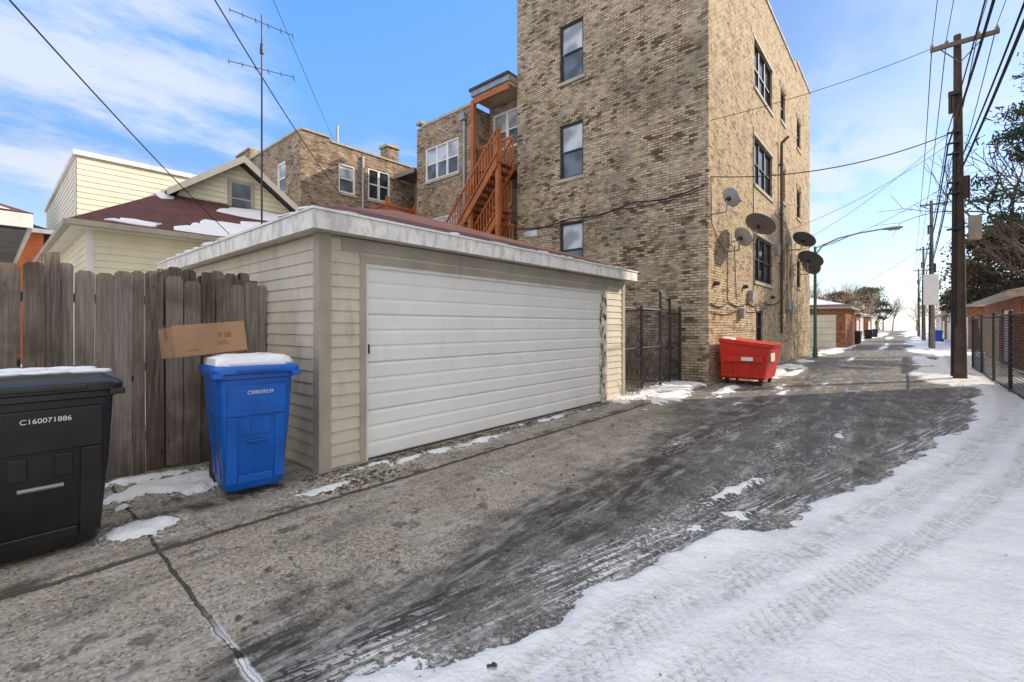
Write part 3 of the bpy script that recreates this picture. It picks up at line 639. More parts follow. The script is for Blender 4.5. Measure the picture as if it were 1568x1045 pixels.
gatepanel(o,f,11.0,12.25,.12,1.95,m_dark,13); o.cyl((10.97,4.62,2.25),(11.55,4.62,2.15),.02)
o.p('side_run_posts',m_dark)
for v_ in (5.6,6.6,7.6): o.cyl((10.97,v_,-.05),(10.97,v_,1.95),.03); 
o.cyl((10.97,4.62,1.9),(10.97,8.,1.9),.02); o.cyl((10.97,4.62,.12),(10.97,8.,.12),.02)
chain(o,fU(10.97),4.62,8.0,.1,1.9,m_dark)
o.done()
o=Obj('chain_link_fence',(22,-1.78,0)); f=fA(-1.78)
chain(o,f,12.6,22.8,.05,1.75,m_dark,.085,.004); o.p('posts',m_dark)
a=12.6
while a<23: o.cyl((a,-1.78,-.05),(a,-1.78,1.82),.035,.035,10); o.cyl((a,-1.78,1.82),(a,-1.78,1.87),.045,.015,10); a+=2.55
for z in (.06,1.76): o.cyl((12.6,-1.78,z),(22.8,-1.78,z),.022)
o.done()
# ---------------------------------------------------------------- UTILITY POLES
def pole(u,v,H,mat,arm=True,box=True,r=.15):
    o=Obj('utility_pole',(u,v,0)); o.p('pole',mat); 
    n=6
    for k in range(n): o.cyl((u+.06*k/n,v+.05*k/n,H*k/n-.05*(k==0)),(u+.06*(k+1)/n,v+.05*(k+1)/n,H*(k+1)/n),r*(1-.45*k/n),r*(1-.45*(k+1)/n),12,k in(0,n-1))
    o.p('crossarm',m_poleg); za=H-.35
    o.box(u-.16,u-.07,v-.75,v+.62,za,za+.11)
    if arm: o.tube([(u-.1,v-.45,za),(u-.1,v,za-.5),(u-.1,v+.4,za)],.015)
    o.p('insulators',m_stone)
    for dv in (-.7,-.35,.28,.58): o.cyl((u-.115,v+dv,za+.11),(u-.115,v+dv,za+.24),.03,.02,8); o.cyl((u-.115,v+dv,za+.15),(u-.115,v+dv,za+.18),.045,.045,8)
    o.p('hardware',m_dark)
    o.box(u-.25,u-.08,v-.02,v+.25,za-1.4,za-1.3); o.cyl((u-.2,v+.2,za-1.9),(u-.2,v+.2,za-1.3),.05); 
    for z in (4.2,5.2,5.5,6.3,6.6,6.9): o.box(u-.22,u+.2,v+.02,v+.10,z,z+.06); o.cyl((u-.2,v+.28,z),(u-.2,v+.1,z+.02),.03)
    o.cyl((u-.14,v+.12,1.5),(u-.10,v+.10,7.2),.025); o.cyl((u-.05,v+.17,.1),(u-.04,v+.13,6.4),.03)
    for k in range(9): 
        z=2.6+k*.42; s=1 if k%2 else -1; o.cyl((u,v+s*.1,z),(u,v+s*.28,z),.01)
    if box:
        o.p('cable_box',m_stone); o.box(u-.1,u+.15,v-.42,v-.17,3.9,4.55); o.p('splice_case',m_dark); o.cyl((u-.35,v-.1,5.0),(u-.35,v-.1,5.6),.08,.08,10)
    o.done(smooth=('pole',))
pole(17.85,-1.14,9.7,m_pole)
pole(40.8,-1.3,9.8,m_poleg); pole(64,-1.4,9.8,m_poleg); pole(88,-1.4,9.8,m_poleg); pole(-5.1,-1.25,9.7,m_pole)
o=Obj('pole_mounted_box',(40.6,-1.2,4)); o.p('case',m_label); o.box(40.35,40.6,-1.6,-.85,2.9,4.9); o.p('brackets',m_dark); o.box(40.6,40.75,-1.3,-1.1,3.2,3.3); o.box(40.6,40.75,-1.3,-1.1,4.4,4.5); o.done(bevel={'case':.04})
o=Obj('overhead_power_lines',(17,0,8)); o.p('wires',m_rubber)
def wire(a,b,sag,r=.009,n=22):
    q=[]
    for k in range(n+1):
        t=k/n; q.append((a[0]+(b[0]-a[0])*t,a[1]+(b[1]-a[1])*t,a[2]+(b[2]-a[2])*t-4*sag*t*(1-t)))
    o.tube(q,r,4)
PU=[-5.2,17.75,40.7,63.9,87.9]; PV=[-1.25,-1.14,-1.3,-1.4,-1.4]
for i in range(4):
    for dv,z in ((-.7,9.6),(-.35,9.6),(.28,9.6),(.58,9.6)): wire((PU[i],PV[i]+dv,z),(PU[i+1],PV[i+1]+dv,z),.45,.008 if i<1 else .012)
    for z,s,r in ((7.0,.5,.012),(6.6,.55,.02),(5.5,.6,.012),(5.2,.5,.018)): wire((PU[i],PV[i]+.25,z),(PU[i+1],PV[i+1]+.25,z),s,r)
P=(17.7,-.9)
wire((P[0],P[1],9.5),(12.36,3.86,6.87),.15,.008); wire((P[0],P[1],6.9),(12.36,3.86,5.4),.35,.014); wire((P[0],P[1],6.6),(21,3.8,5.3),.25,.007); wire((P[0],P[1],6.9),(24,3.85,5.2),.3,.007)
wire((P[0],P[1],5.5),(23.4,3.85,4.9),.4,.007); wire((P[0],-1.2,6.6),(27,-6,4.),.3,.007)
wire((-5.1,-1.2,7.0),(4.3,13.75,3.95),.35,.012,30); wire((-5.1,-1.2,8.0),(10,17.45,6.4),.8,.012,30); wire((-5.1,-1.2,9.6),(9.2,17.5,9.0),.05,.007,30)
wire((40.7,-1.1,7),(38.5,5,3.0),.4,.01); wire((63.9,-1.2,7),(60,5,3.2),.4,.012)
o.done()
# ---------------------------------------------------------------- STREET LAMP
o=Obj('street_lamp',(26,3.3,0)); o.p('post',m_green); o.cyl((26,3.3,-.05),(26,3.3,.5),.12,.09,12); o.cyl((26,3.3,.5),(26,3.3,5.3),.075,.055,12)
o.p('arm',m_steel); o.tube([(26,3.3,4.9),(26.03,3.0,5.35),(26.1,2.4,5.62),(26.2,1.6,5.78),(26.3,.75,5.86)],.035,8); o.tube([(26,3.3,5.25),(26.08,2.6,5.40),(26.15,2.0,5.68)],.022,6)
o.p('luminaire',m_steel); cc=Vector((26.33,.45,5.86))
rings=[]
for t,r in ((-.38,.03),(-.33,.08),(-.15,.11),(.1,.13),(.28,.10),(.36,.03)): rings.append([(cc.x+r*math.cos(k*.524),cc.y-t,cc.z+r*.6*math.sin(k*.524)) for k in range(12)])
o.loft(rings); o.p('lens',m_blind); o.box(26.25,26.41,.2,.6,5.765,5.79); o.done(smooth=('luminaire','arm','post'))
# ---------------------------------------------------------------- MIDDLE BRICK BUILDING + PORCH
o=Obj('brick_two_flat',(16,14,0)); U=12.0; f=fU(U); UW=12.95
hs_=[(13.15,15.2,7.5,8.9),(13.15,15.2,4.5,5.95)]
o.p('walls',m_brick2); wall(o,f,12.4,15.75,-.05,9.85,hs_,.14); 
o.poly([(U,15.75,0),(24,15.75,0),(24,15.75,9.85),(U,15.75,9.85)]); o.poly([(U,12.4,0),(24,12.4,0),(24,12.4,9.85),(U,12.4,9.85)])
wall(o,fU(UW),10.46,12.4,-.05,10.2,[(10.75,12.2,8.25,9.7),(11.3,12.2,4.4,6.2)],.1)
o.p('roof',m_roofdk).poly([(U,12.4,9.8),(24,12.4,9.8),(24,15.75,9.8),(U,15.75,9.8)])
o.p('coping',m_stone)
x=12.4
while x<15.75: o.box(U-.04,U+.25,x,min(x+.58,15.78),9.85+(.2 if x>15.1 else 0),9.95+(.2 if x>15.1 else 0)); x+=.6
for q in hs_: window(o,f,*q,m_white,3,.08,True,.07,m_stone)
window(o,fU(UW),10.75,12.2,8.25,9.7,m_white,2,.06,True,.09); window(o,fU(UW),11.3,12.2,4.4,6.2,m_white,1,.06,True,.08)
o.p('downspout',m_steel); o.cyl((11.93,12.75,2),(11.93,12.75,9.4),.06,.06,10); o.box(11.8,12.0,12.62,12.9,9.35,9.6)
o.done()
o=Obj('wooden_back_porch',(12.5,11.6,0)); o.p('posts',m_cedar)
for (a,b,h) in ((11.45,12.85,5.3),(11.95,12.28,9.95),(11.45,10.55,8.25),(11.45,11.9,6.6),(12.3,11.0,7.2)): o.box(a-.07,a+.07,b-.07,b+.07,0,h)
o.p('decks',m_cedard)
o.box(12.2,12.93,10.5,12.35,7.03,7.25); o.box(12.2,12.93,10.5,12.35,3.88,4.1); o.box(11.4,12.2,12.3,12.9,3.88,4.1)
def flight(va,za,vb,zb,ua,ub,rail=True):
    n=int(abs(zb-za)/.19)
    o.p('stringers',m_cedar)
    for a in (ua,ub-.05):
        o.hexa([(a,va,za-.26),(a+.05,va,za-.26),(a+.05,vb,zb-.26),(a,vb,zb-.26),(a,va,za+.03),(a+.05,va,za+.03),(a+.05,vb,zb+.03),(a,vb,zb+.03)])
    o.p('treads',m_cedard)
    for k in range(n):
        t=(k+.5)/n; vc=va+(vb-va)*t; zc=za+(zb-za)*t; o.box(ua+.05,ub-.05,vc-.14,vc+.14,zc-.02,zc+.02)
    if rail:
        o.p('railings',m_cedar)
        for a in (ua+.0,ub-.05):
            o.hexa([(a,va,za+.95),(a+.06,va,za+.95),(a+.06,vb,zb+.95),(a,vb,zb+.95),(a,va,za+1.04),(a+.06,va,za+1.04),(a+.06,vb,zb+1.04),(a,vb,zb+1.04)])
            o.hexa([(a,va,za+.15),(a+.06,va,za+.15),(a+.06,vb,zb+.15),(a,vb,zb+.15),(a,va,za+.22),(a+.06,va,za+.22),(a+.06,vb,zb+.22),(a,vb,zb+.22)])
            m_=int(abs(vb-va)/.14)
            for k in range(m_+1):
                t=k/m_; vc=va+(vb-va)*t; zc=za+(zb-za)*t; o.box(a+.015,a+.045,vc-.018,vc+.018,zc+.2,zc+.97)
flight(10.5,7.2,13.3,4.2,11.3,12.2); flight(13.2,4.1,10.5,1.2,12.25,12.9); flight(10.55,5.6,12.4,3.6,11.6,12.15)
o.p('deck_railings',m_cedar)
for z in (7.25,4.1):
    for zz in (.1,.95): o.box(12.2,12.26,10.5,12.35,z+zz,z+zz+.08)
    x=10.55
    while x<12.35: o.box(12.21,12.25,x,x+.035,z+.15,z+.98); x+=.13
for z in (4.1,):
    for zz in (.1,.95): o.box(11.3,11.36,12.9,13.7,z+zz,z+zz+.08)
    x=12.9
    while x<13.7: o.box(11.31,11.35,x,x+.035,z+.1,z+1.); x+=.13
    o.box(11.3,11.95,12.95,13.7,z-.2,z)
o.p('roof_soffit',m_soff); o.box(12.0,12.93,10.5,12.34,10.0,10.1); o.p('header_beam',m_cedar); o.box(11.9,12.0,10.5,12.2,9.8,9.99); o.p('roof_fascia',m_steel); o.box(11.9,12.93,10.46,12.37,10.103,10.3); o.p('roof_top',m_roofdk); o.box(11.85,12.93,10.46,12.42,10.303,10.4)
o.done()
# ---------------------------------------------------------------- LEFT BRICK BUILDING
o=Obj('brick_apartment_building',(10.5,21,0)); fa=fA(17.5); fu=fU(7.87)
hs_=[(9.4,10.15,7.0,8.2),(10.75,11.85,7.0,8.35),(9.4,10.15,3.8,5.1),(10.75,11.85,3.8,5.2)]; hu=[(18.9,19.7,6.9,8.2),(21.6,22.4,6.9,8.2)]
o.p('walls',m_brick2); wall(o,fa,7.87,13.2,-.05,8.9,hs_); wall(o,fu,17.5,24.2,-.05,8.9,hu)
o.p('roof',m_roofdk).poly([(7.87,17.5,8.8),(20,17.5,8.8),(20,24.2,8.8),(7.87,24.2,8.8)])
o.p('parapet',m_brick2); o.box(7.872,9.,17.502,24.2,8.9,9.05); o.box(7.871,8.6,22.6,24.2,9.05,9.6)
o.p('coping',m_stone); x=7.87
while x<13.2: o.box(x,x+.58,17.45,17.8,9.05 if x<9 else 8.9,9.12 if x<9 else 8.98); x+=.6
x=17.8
while x<24: o.box(7.82,8.1,x,x+.58,9.05+(.55 if x>22.4 else 0),9.13+(.55 if x>22.4 else 0)); x+=.6
for q in hs_: window(o,fa,*q,m_white,2 if q[1]-q[0]>1 else 1,.08,q[1]-q[0]<1,.07,m_stone)
for q in hu: window(o,fu,*q,m_white,1,.08,True,.07,m_stone)
o.p('downspout',m_steel); o.cyl((10.45,17.42,2),(10.45,17.42,8.7),.06,.06,10); 
o.p('chimney',m_brick2); o.box(12.4,13.0,18.5,19.1,8.8,10.0); o.p('chimney_cap',m_stone); o.box(12.33,13.07,18.43,19.17,10.0,10.12); o.p('vent',m_steel).cyl((9.6,18,8.8),(9.6,18,9.9),.06)
o.done()
o=Obj('wooden_back_porch',(12.6,16.3,0)); 
o.p('posts',m_cedar); 
for a,b in ((10.9,16.3),(12.3,16.1),(12.3,17.3)): o.box(a-.06,a+.06,b-.06,b+.06,0,6.9)
flight(16.9,5.0,15.9,6.0,12.2,12.9,True)
o.p('decks',m_cedard); o.box(10.8,13.2,16.2,17.45,5.4,5.6)
o.p('railings',m_cedar)
for zz in (.1,.9): o.box(10.8,13.2,16.2,16.26,5.6+zz,5.68+zz); o.box(10.8,10.86,16.26,17.45,5.6+zz,5.68+zz)
x=10.85
while x<13.2: o.box(x,x+.035,16.21,16.25,5.7,6.55); x+=.13
o.hexa([(9.2,16.3,4.5),(9.2,16.36,4.5),(10.9,16.36,6.4),(10.9,16.3,6.4),(9.2,16.3,4.6),(9.2,16.36,4.6),(10.9,16.36,6.5),(10.9,16.3,6.5)])
for k in range(12):
    t=k/12; o.box(9.2+1.7*t,9.235+1.7*t,16.31,16.35,3.7+1.9*t,4.55+1.9*t)
o.p('awning',m_roofdk); o.box(12.0,13.9,15.9,17.4,8.15,8.28); o.p('awning_fascia',m_steel); o.box(11.95,12.0,15.9,17.4,8.1,8.3)
o.p('back_wall',m_brick2); o.box(13.9,14.0,15.76,17.49,0,8.9)
o.done()
# ---------------------------------------------------------------- CREAM HOUSES
o=Obj('cream_sided_house',(4,25,0)); fa=fA(21.8); fu=fU(2.05)
hu=[(25.5,26.6,4.3,6.0)]
o.p('siding',m_cream2); siding(o,fa,2.05,6.4,0,7.45,.2,.02); siding(o,fu,21.8,34,0,7.45,.2,.02,hu)
o.p('walls',m_cream2); o.poly([(2.07,21.82,0),(9.4,21.82,0),(9.4,21.82,7.45),(2.07,21.82,7.45)]); 
o.poly([(9.4,21.8,0),(9.4,34,0),(9.4,34,7.45),(9.4,21.8,7.45)])
wall(o,fU(2.07),21.82,34,0,7.45,hu,.1)
o.p('roof_edge',m_white); o.box(1.95,9.5,21.7,21.84,7.453,7.62); o.box(1.95,2.09,21.841,34,7.453,7.62)
o.p('roof',m_roofdk); o.poly([(2.05,21.8,7.6),(9.4,21.8,7.6),(9.4,34,7.6),(2.05,34,7.6)])
for q in hu: window(o,fU(2.05),*q,m_white,1,.05,False,.1)
o.done()
o=Obj('cream_bungalow',(5,17,0)); V=14.05; fa=fA(V); fu=fU(1.5); fg=fA(16.0)
o.p('siding',m_cream); siding(o,fa,1.6,8.2,.3,3.72,.16,.018); siding(o,fu,14.15,20,.3,3.72,.16,.018)
o.p('walls',m_cream); o.poly([(1.52,14.07,0),(8.2,14.07,0),(8.2,14.07,3.75),(1.52,14.07,3.75)]); o.poly([(1.52,14.07,0),(1.52,24,0),(1.52,24,3.75),(1.52,14.07,3.75)]); o.poly([(8.2,14.07,0),(8.2,24,0),(8.2,24,3.75),(8.2,14.07,3.75)])
o.p('corner_trim',m_white); o.box(1.48,1.6,14.03,14.15,.2,3.74)
o.p('eaves',m_cream2); o.box(1.2,8.5,13.74,14.05,3.70,3.74); o.box(1.2,1.5,14.052,24,3.70,3.74)
o.p('gutter',m_trim); o.box(1.14,8.55,13.62,13.74,3.72,3.84); o.box(1.08,1.2,13.74,24,3.72,3.84)
o.p('roof',m_asphR)
e0=(1.16,13.7,3.85);p1=(3.3,16.0,5.30);p2=(7.1,16.0,5.30);e1=(8.6,13.7,3.85); e2_=(1.16,24,3.85); p3=(3.3,24,5.3)
o.poly([e0,e1,p2,p1]); o.poly([e0,p1,p3,e2_]); o.poly([e1,(8.6,24,3.85),(7.1,24,5.3),p2])
o.poly([p1,p2,(7.1,24,5.3),p3])
o.p('gable_siding',m_cream)
gl,gr,gp=3.62,6.85,5.25
z=5.0
while z<6.6:
    t=min(z+.16,6.6)
    def half(zz): return (1.0 if zz<5.42 else max(0,1-(zz-5.42)/(6.62-5.42)))
    c=gp; a0=c-(c-gl)*half(z); a1=c+(gr-c)*half(z); b0=c-(c-gl)*half(t); b1=c+(gr-c)*half(t)
    o.poly([(a0,15.98,z),(a1,15.98,z),(b1,16.0,t),(b0,16.0,t)]); z+=.16
o.p('gable_sides',m_cream); o.poly([(gl,16,5),(gl,24,5),(gl,24,5.45),(gl,16,5.45)]); o.poly([(gr,16,5),(gr,24,5),(gr,24,5.45),(gr,16,5.45)])
o.p('gable_roof',m_roofdk)
for s,a in ((-1,gl-.3),(1,gr+.3)):
    zb=5.24; o.hexa([(a,15.6,zb),(gp,15.6,6.68),(gp,24,6.68),(a,24,zb),(a,15.6,zb+.09),(gp,15.6,6.77),(gp,24,6.77),(a,24,zb+.09)])
o.p('rake_boards',m_cream2)
for s,a in ((-1,gl-.32),(1,gr+.32)):
    o.hexa([(a,15.56,5.16),(gp,15.56,6.60),(gp,15.6,6.60),(a,15.6,5.16),(a,15.56,5.36),(gp,15.56,6.82),(gp,15.6,6.82),(a,15.6,5.36)])
o.p('gable_window_frame',m_trim); o.fbox(fg,4.92,5.02,4.98,6.1,-.07,.0); o.fbox(fg,5.56,5.66,4.98,6.1,-.07,.0); o.fbox(fg,5.02,5.56,6.0,6.1,-.07,0); o.fbox(fg,5.02,5.56,5.5,5.55,-.06,0); o.fbox(fg,5.02,5.56,4.98,5.06,-.07,0)
o.p('gable_glass',m_glassb).fbox(fg,5.02,5.56,5.06,6.0,-.045,-.03)
o.p('roof_snow',m_snow)
def onroof(u_,v_): return 3.85+(v_-13.7)/2.3*1.45
def snowpoly(pts,dz=.035):
    q=[(a,b,onroof(a,b)+dz) for a,b in pts]; c=(sum(a for a,b in pts)/len(pts),sum(b for a,b in pts)/len(pts))
    q2=[(a,b,onroof(a,b)+.003) for a,b in pts]; 
    k=[(c[0]+(a-c[0])*.96,c[1]+(b-c[1])*.96,z) for a,b,z in q]
    o.poly(k)
    for i in range(len(q)): j=(i+1)%len(q); o.poly([q2[i],q2[j],k[j],k[i]])
def jag(pts,n=5,amp=.08):
    out=[]
    for i in range(len(pts)):
        a,b=pts[i],pts[(i+1)%len(pts)]
        for k in range(n): t=k/n; out.append((a[0]+(b[0]-a[0])*t+random.uniform(-amp,amp),min(15.95,max(13.74,a[1]+(b[1]-a[1])*t+random.uniform(-amp,amp)))))
    return out
snowpoly(jag([(3.0,13.8),(8.3,13.76),(7.4,14.9),(5.4,14.9),(3.9,14.5)],7,.12)); snowpoly(jag([(1.7,13.78),(2.6,13.78),(2.9,14.0),(2.1,13.98)],4,.05)); snowpoly(jag([(3.15,15.6),(3.5,15.7),(3.4,15.95),(3.1,15.9)],3,.05)); snowpoly(jag([(4.4,15.3),(6.9,15.3),(6.9,15.9),(4.9,15.8)],4,.08))
o.hexa([(gp+.1,15.62,6.70),(gr+.3,15.62,5.34),(gr+.3,24,5.34),(gp+.1,24,6.70),(gp+.1,15.62,6.74),(gr+.3,15.62,5.38),(gr+.3,24,5.38),(gp+.1,24,6.74)])
o.done()
o=Obj('dormer_roof_house',(9,19,0)); o.p('walls',m_cream2); o.box(6.9,9.,18.,24,0,5.2); o.p('roof',m_snow); o.poly([(6.8,17.8,6.1),(9.2,17.8,5.0),(9.2,24,5.0),(6.8,24,6.1)]); o.p('gable_end',m_cream2).poly([(6.9,17.99,5.1),(9.,17.99,5.1),(6.9,17.99,6.0)]); o.done()
o=Obj('neighbour_garage',(-2.5,11,0)); o.p('walls',m_white); o.box(-6,.0,9.0,14,0,2.75); o.p('soffit',m_frame); o.box(-6.4,.34,8.67,14.4,2.75,2.82); o.p('fascia',m_white); o.box(-6.45,.39,8.6,8.67,2.78,2.96); o.box(.34,.40,8.671,14.4,2.78,2.96)
o.p('roof',m_asphR); o.poly([(-6.45,8.6,2.97),(.4,8.6,2.97),(-1.5,11.5,4.0),(-4.5,11.5,4.0)]); o.poly([(.4,8.6,2.97),(.4,14.4,2.97),(-1.5,11.5,4.0)]); o.p('roof_snow',m_snow); o.poly([(-6.,8.62,2.99),(.2,8.62,2.99),(-.9,10.4,3.63),(-5,10.4,3.63)]); o.done()
o=Obj('orange_brick_house',(-3,32,0)); f=fA(28); hw=[(-.2,.7,3.4,4.9),(-2.4,-1.4,3.4,4.9)]; o.p('walls',m_orange); wall(o,f,-8,1.6,0,5.6,hw,.1); o.poly([(1.6,28,0),(1.6,36,0),(1.6,36,5.6),(1.6,28,5.6)])
for q in hw: window(o,f,*q,m_white,1,.05,False,.1)
o.p('roof',m_roofdk); o.poly([(-8.3,27.7,5.6),(1.9,27.7,5.6),(-3,31,7.6)]); o.poly([(1.9,27.7,5.6),(1.9,36,5.6),(-3,31,7.6)]); o.p('eave',m_white).box(-8.3,1.9,27.65,27.8,5.45,5.62); o.done()
# ---------------------------------------------------------------- ANTENNA
o=Obj('tv_antenna_mast',(4.66,12.6,0)); a,b=4.66,12.6; o.p('mast',m_dark); o.cyl((a,b,0),(a,b,9.55),.03,.018,8)
def el(z,L,sl):
    o.p('elements',m_dark)
    d=Vector((.85,-.5,sl)); d.normalize(); c=Vector((a,b,z)); o.cyl(c-d*L,c+d*L,.010,.008,6)
    n=Vector((.5,.85,0)).normalized()
    for k in range(6):
        t=-L+L*2*k/5; q=c+d*t; w=.10+.03*k; o.cyl(q-n*w*.3,q+n*w,.005,.005,4)
        o.cyl(q+Vector((0,0,-.07)),q+Vector((0,0,.07)),.006,.006,4)
el(9.35,.75,-.25); el(8.15,.75,-.1); o.p('rotor',m_dark).cyl((a,b,8.55),(a,b,8.8),.05,.04,8); o.done()
# ---------------------------------------------------------------- RIGHT SIDE: brick garage + unseen tall building added to shade the near alley
o=Obj('brick_garage',(28,-6,0)); f=lambda a,z,d:(a,-3.0-d,z)
o.p('walls',m_brickred); wall(o,f,23.4,33,0,2.55,[(25,27.6,0,2.2)],.1); o.poly([(23.4,-3,0),(23.4,-9,0),(23.4,-9,2.55),(23.4,-3,2.55)]); o.poly([(33,-3,0),(33,-9,0),(33,-9,2.55),(33,-3,2.55)])
o.p('garage_door',m_door); 
for k in range(5): o.fbox(f,25.03,27.57,.02+k*.43,.43+k*.43,.06,.09)
o.p('soffit',m_cream2); o.box(23.,33.4,-9.4,-2.65,2.55,2.6); o.p('fascia',m_trim); o.box(22.97,33.4,-2.65,-2.6,2.53,2.73); o.box(22.92,22.97,-9.4,-2.6,2.53,2.73)
o.p('roof',m_roofdk); c=[(22.9,-2.58,2.735),(33.45,-2.58,2.735),(33.45,-9.4,2.735),(22.9,-9.4,2.735)]; r0,r1=(26.3,-6,3.6),(30,-6,3.6)
o.poly([c[0],c[1],r1,r0]); o.poly([c[1],c[2],r1]); o.poly([c[2],c[3],r0,r1]); o.poly([c[3],c[0],r0]); o.p('snow',m_snow); o.poly([(23.6,-2.7,2.79),(33.,-2.7,2.79),(30.5,-5,3.38),(26.,-5,3.38)]); o.done()
o=Obj('unseen_shade_building',(12,-8.5,0)); f=lambda a,z,d:(a,-3.3-d,z); hs_=[(a,a+1.0,z,z+1.6) for a in (6.,8.8,11.6,14.4,17.) for z in (1.2,4.6,8.0)]  # out of view; placed and sized to block the sun
UE=19.0
o.p('walls',m_bricklit); wall(o,f,5,UE,-.05,11.0,hs_,.14)
for A_,B_ in (((5,-3.3),(5,-14)),((UE,-3.3),(UE,-14)),((5,-14),(UE,-14))): o.poly([(A_[0],A_[1],0),(B_[0],B_[1],0),(B_[0],B_[1],11.0),(A_[0],A_[1],11.0)])
for q in hs_: window(o,f,*q,m_white,1,.1,True,.07,m_stone)
o.p('roof',m_roofdk).poly([(5,-3.3,10.8),(UE,-3.3,10.8),(UE,-14,10.8),(5,-14,10.8)]); o.p('coping',m_stone).box(4.95,UE+.05,-3.55,-3.26,11.0,11.1); o.done()
# ---------------------------------------------------------------- FAR GARAGES
def fargar(u0,u1,v0,v1,h,wallm,roofm,doorside,snow=True):
    o=Obj('brick_garage' if wallm is m_brickred else 'detached_garage',((u0+u1)/2,(v0+v1)/2,0)); o.p('walls',wallm)
    f=fU(u0)
    if doorside=='u':
        hole=[(v0+.5,v1-.3,0,2.35)]; wall(o,f,v0,v1,0,h,hole,.1); 
        o.p('garage_door',m_cream2)
        for k in range(5): o.fbox(f,v0+.52,v1-.32,.02+.46*k,.46+.46*k,.05,.08)
    else: o.poly([(u0,v0,0),(u0,v1,0),(u0,v1,h),(u0,v0,h)])
    o.p('walls',wallm)
    g_=(lambda a,z,d:(a,v0+d,z)) if v0>0 else (lambda a,z,d:(a,v1-d,z))
    if doorside=='v':
        wall(o,g_,u0,u1,0,h,[(u0+1,u1-1,0,2.2)],.1); o.p('garage_door',m_door)
        for k in range(5): o.fbox(g_,u0+1.02,u1-1.02,.02+.43*k,.43+.43*k,.05,.08)
    else: wall(o,g_,u0,u1,0,h,[],.1)
    o.p('walls',wallm); o.poly([(u1,v0,0),(u1,v1,0),(u1,v1,h),(u1,v0,h)])
    o.p('fascia',m_trim); o.box(u0-.35,u1+.35,v0-.35,v1+.35,h,h+.16)
    o.p('roof',roofm); c=[(u0-.37,v0-.37,h+.163),(u1+.37,v0-.37,h+.163),(u1+.37,v1+.37,h+.163),(u0-.37,v1+.37,h+.163)]; vm=(v0+v1)/2; um=(u0+u1)/2; k=min(u1-u0,v1-v0)*.35; L=max(0.,(u1-u0)/2-k)
    r0,r1=(um-L,vm,h+1.1),(um+L,vm,h+1.1); o.poly([c[0],c[1],r1,r0]); o.poly([c[1],c[2],r1]); o.poly([c[2],c[3],r0,r1]); o.poly([c[3],c[0],r0])
    if snow: 
        o.p('roof_snow',m_snow); L2=lambda A_,B_,t:tuple(A_[i]+(B_[i]-A_[i])*t+(.02 if i==2 else 0) for i in range(3))
        o.poly([L2(c[0],r0,.12),L2(c[3],r0,.12),L2(c[3],r0,.7),L2(c[0],r0,.7)])
    o.done()
fargar(38,45,3.1,9.2,2.7,m_brickred,m_asphR,'u'); fargar(50,57,4.2,10,2.7,m_cream2,m_roofdk,'v'); fargar(60,66,4,10,2.8,m_brickred,m_roofdk,'v'); fargar(69,76,4.3,10,2.8,m_white,m_roofdk,'v'); fargar(80,87,4,10,2.8,m_brickred,m_asphR,'v'); fargar(95,103,4.2,10,3,m_cream2,m_roofdk,'v')
fargar(43,49,-10,-3.2,2.8,m_brickred,m_roofdk,'v'); fargar(52,58,-10,-3.2,2.8,m_brickred,m_roofdk,'v'); fargar(62,69,-10,-3.4,2.8,m_white,m_roofdk,'v'); fargar(73,80,-10,-3.4,2.8,m_brickred,m_roofdk,'v'); fargar(86,94,-10,-3.4,2.8,m_cream2,m_roofdk,'v')
def house(u0,u1,v0,v1,h,wm,rm):
    o=Obj('brick_house' if wm is m_brickred else 'distant_house',((u0+u1)/2,(v0+v1)/2,0)); f=fU(u0); g_=fA(v0) if v0>0 else (lambda a,z,d:(a,v1-d,z))
    hs=[(v0+1.2,v0+2.2,h-2.2,h-.8),(v1-2.2,v1-1.2,h-2.2,h-.8)]; hv=[(u0+1.,u0+2.,h-2.2,h-.8),(u1-2,u1-1,h-2.2,h-.8)]
    o.p('walls',wm); wall(o,f,v0,v1,0,h,hs); wall(o,g_,u0,u1,0,h,hv); 
    for q in hs: window(o,f,*q,m_white,1,.08,True,.08)
    for q in hv: window(o,g_,*q,m_white,1,.08,True,.08)
    o.p('roof',rm); vm=(v0+v1)/2; um=(u0+u1)/2; c=[(u0-.5,v0-.5,h),(u1+.5,v0-.5,h),(u1+.5,v1+.5,h),(u0-.5,v1+.5,h)]; r0,r1=(um-1,vm,h+2),(um+1,vm,h+2)
    o.poly([c[0],c[1],r1,r0]); o.poly([c[1],c[2],r1]); o.poly([c[2],c[3],r0,r1]); o.poly([c[3],c[0],r0]); o.done()
house(52,60,15,23,4.4,m_brickred,m_asphR); house(66,74,15,23,4.6,m_cream2,m_roofdk); house(84,94,15,23,5,m_brickred,m_roofdk); house(46,56,-24,-15,4.6,m_brickred,m_roofdk); house(62,72,-24,-15,4.6,m_brickred,m_roofdk); house(82,92,-24,-15,5,m_cream2,m_roofdk)
for i,(a,b,mt) in enumerate(((47.5,3.2,m_black),(48.6,3.2,m_black),(49.4,3.3,m_blue),(60,-2.3,m_blue),(61,-2.3,m_black),(71,-2.4,m_blue),(67,3.3,m_black),(78,3.2,m_black))):
    bin_('blue_recycling_bin' if mt is m_blue else 'black_garbage_bin',(a,b,0),0 if b>0 else math.pi,mt,mt if mt is m_black else m_blued,'',.5,.64,.54,.7,1.08,None)
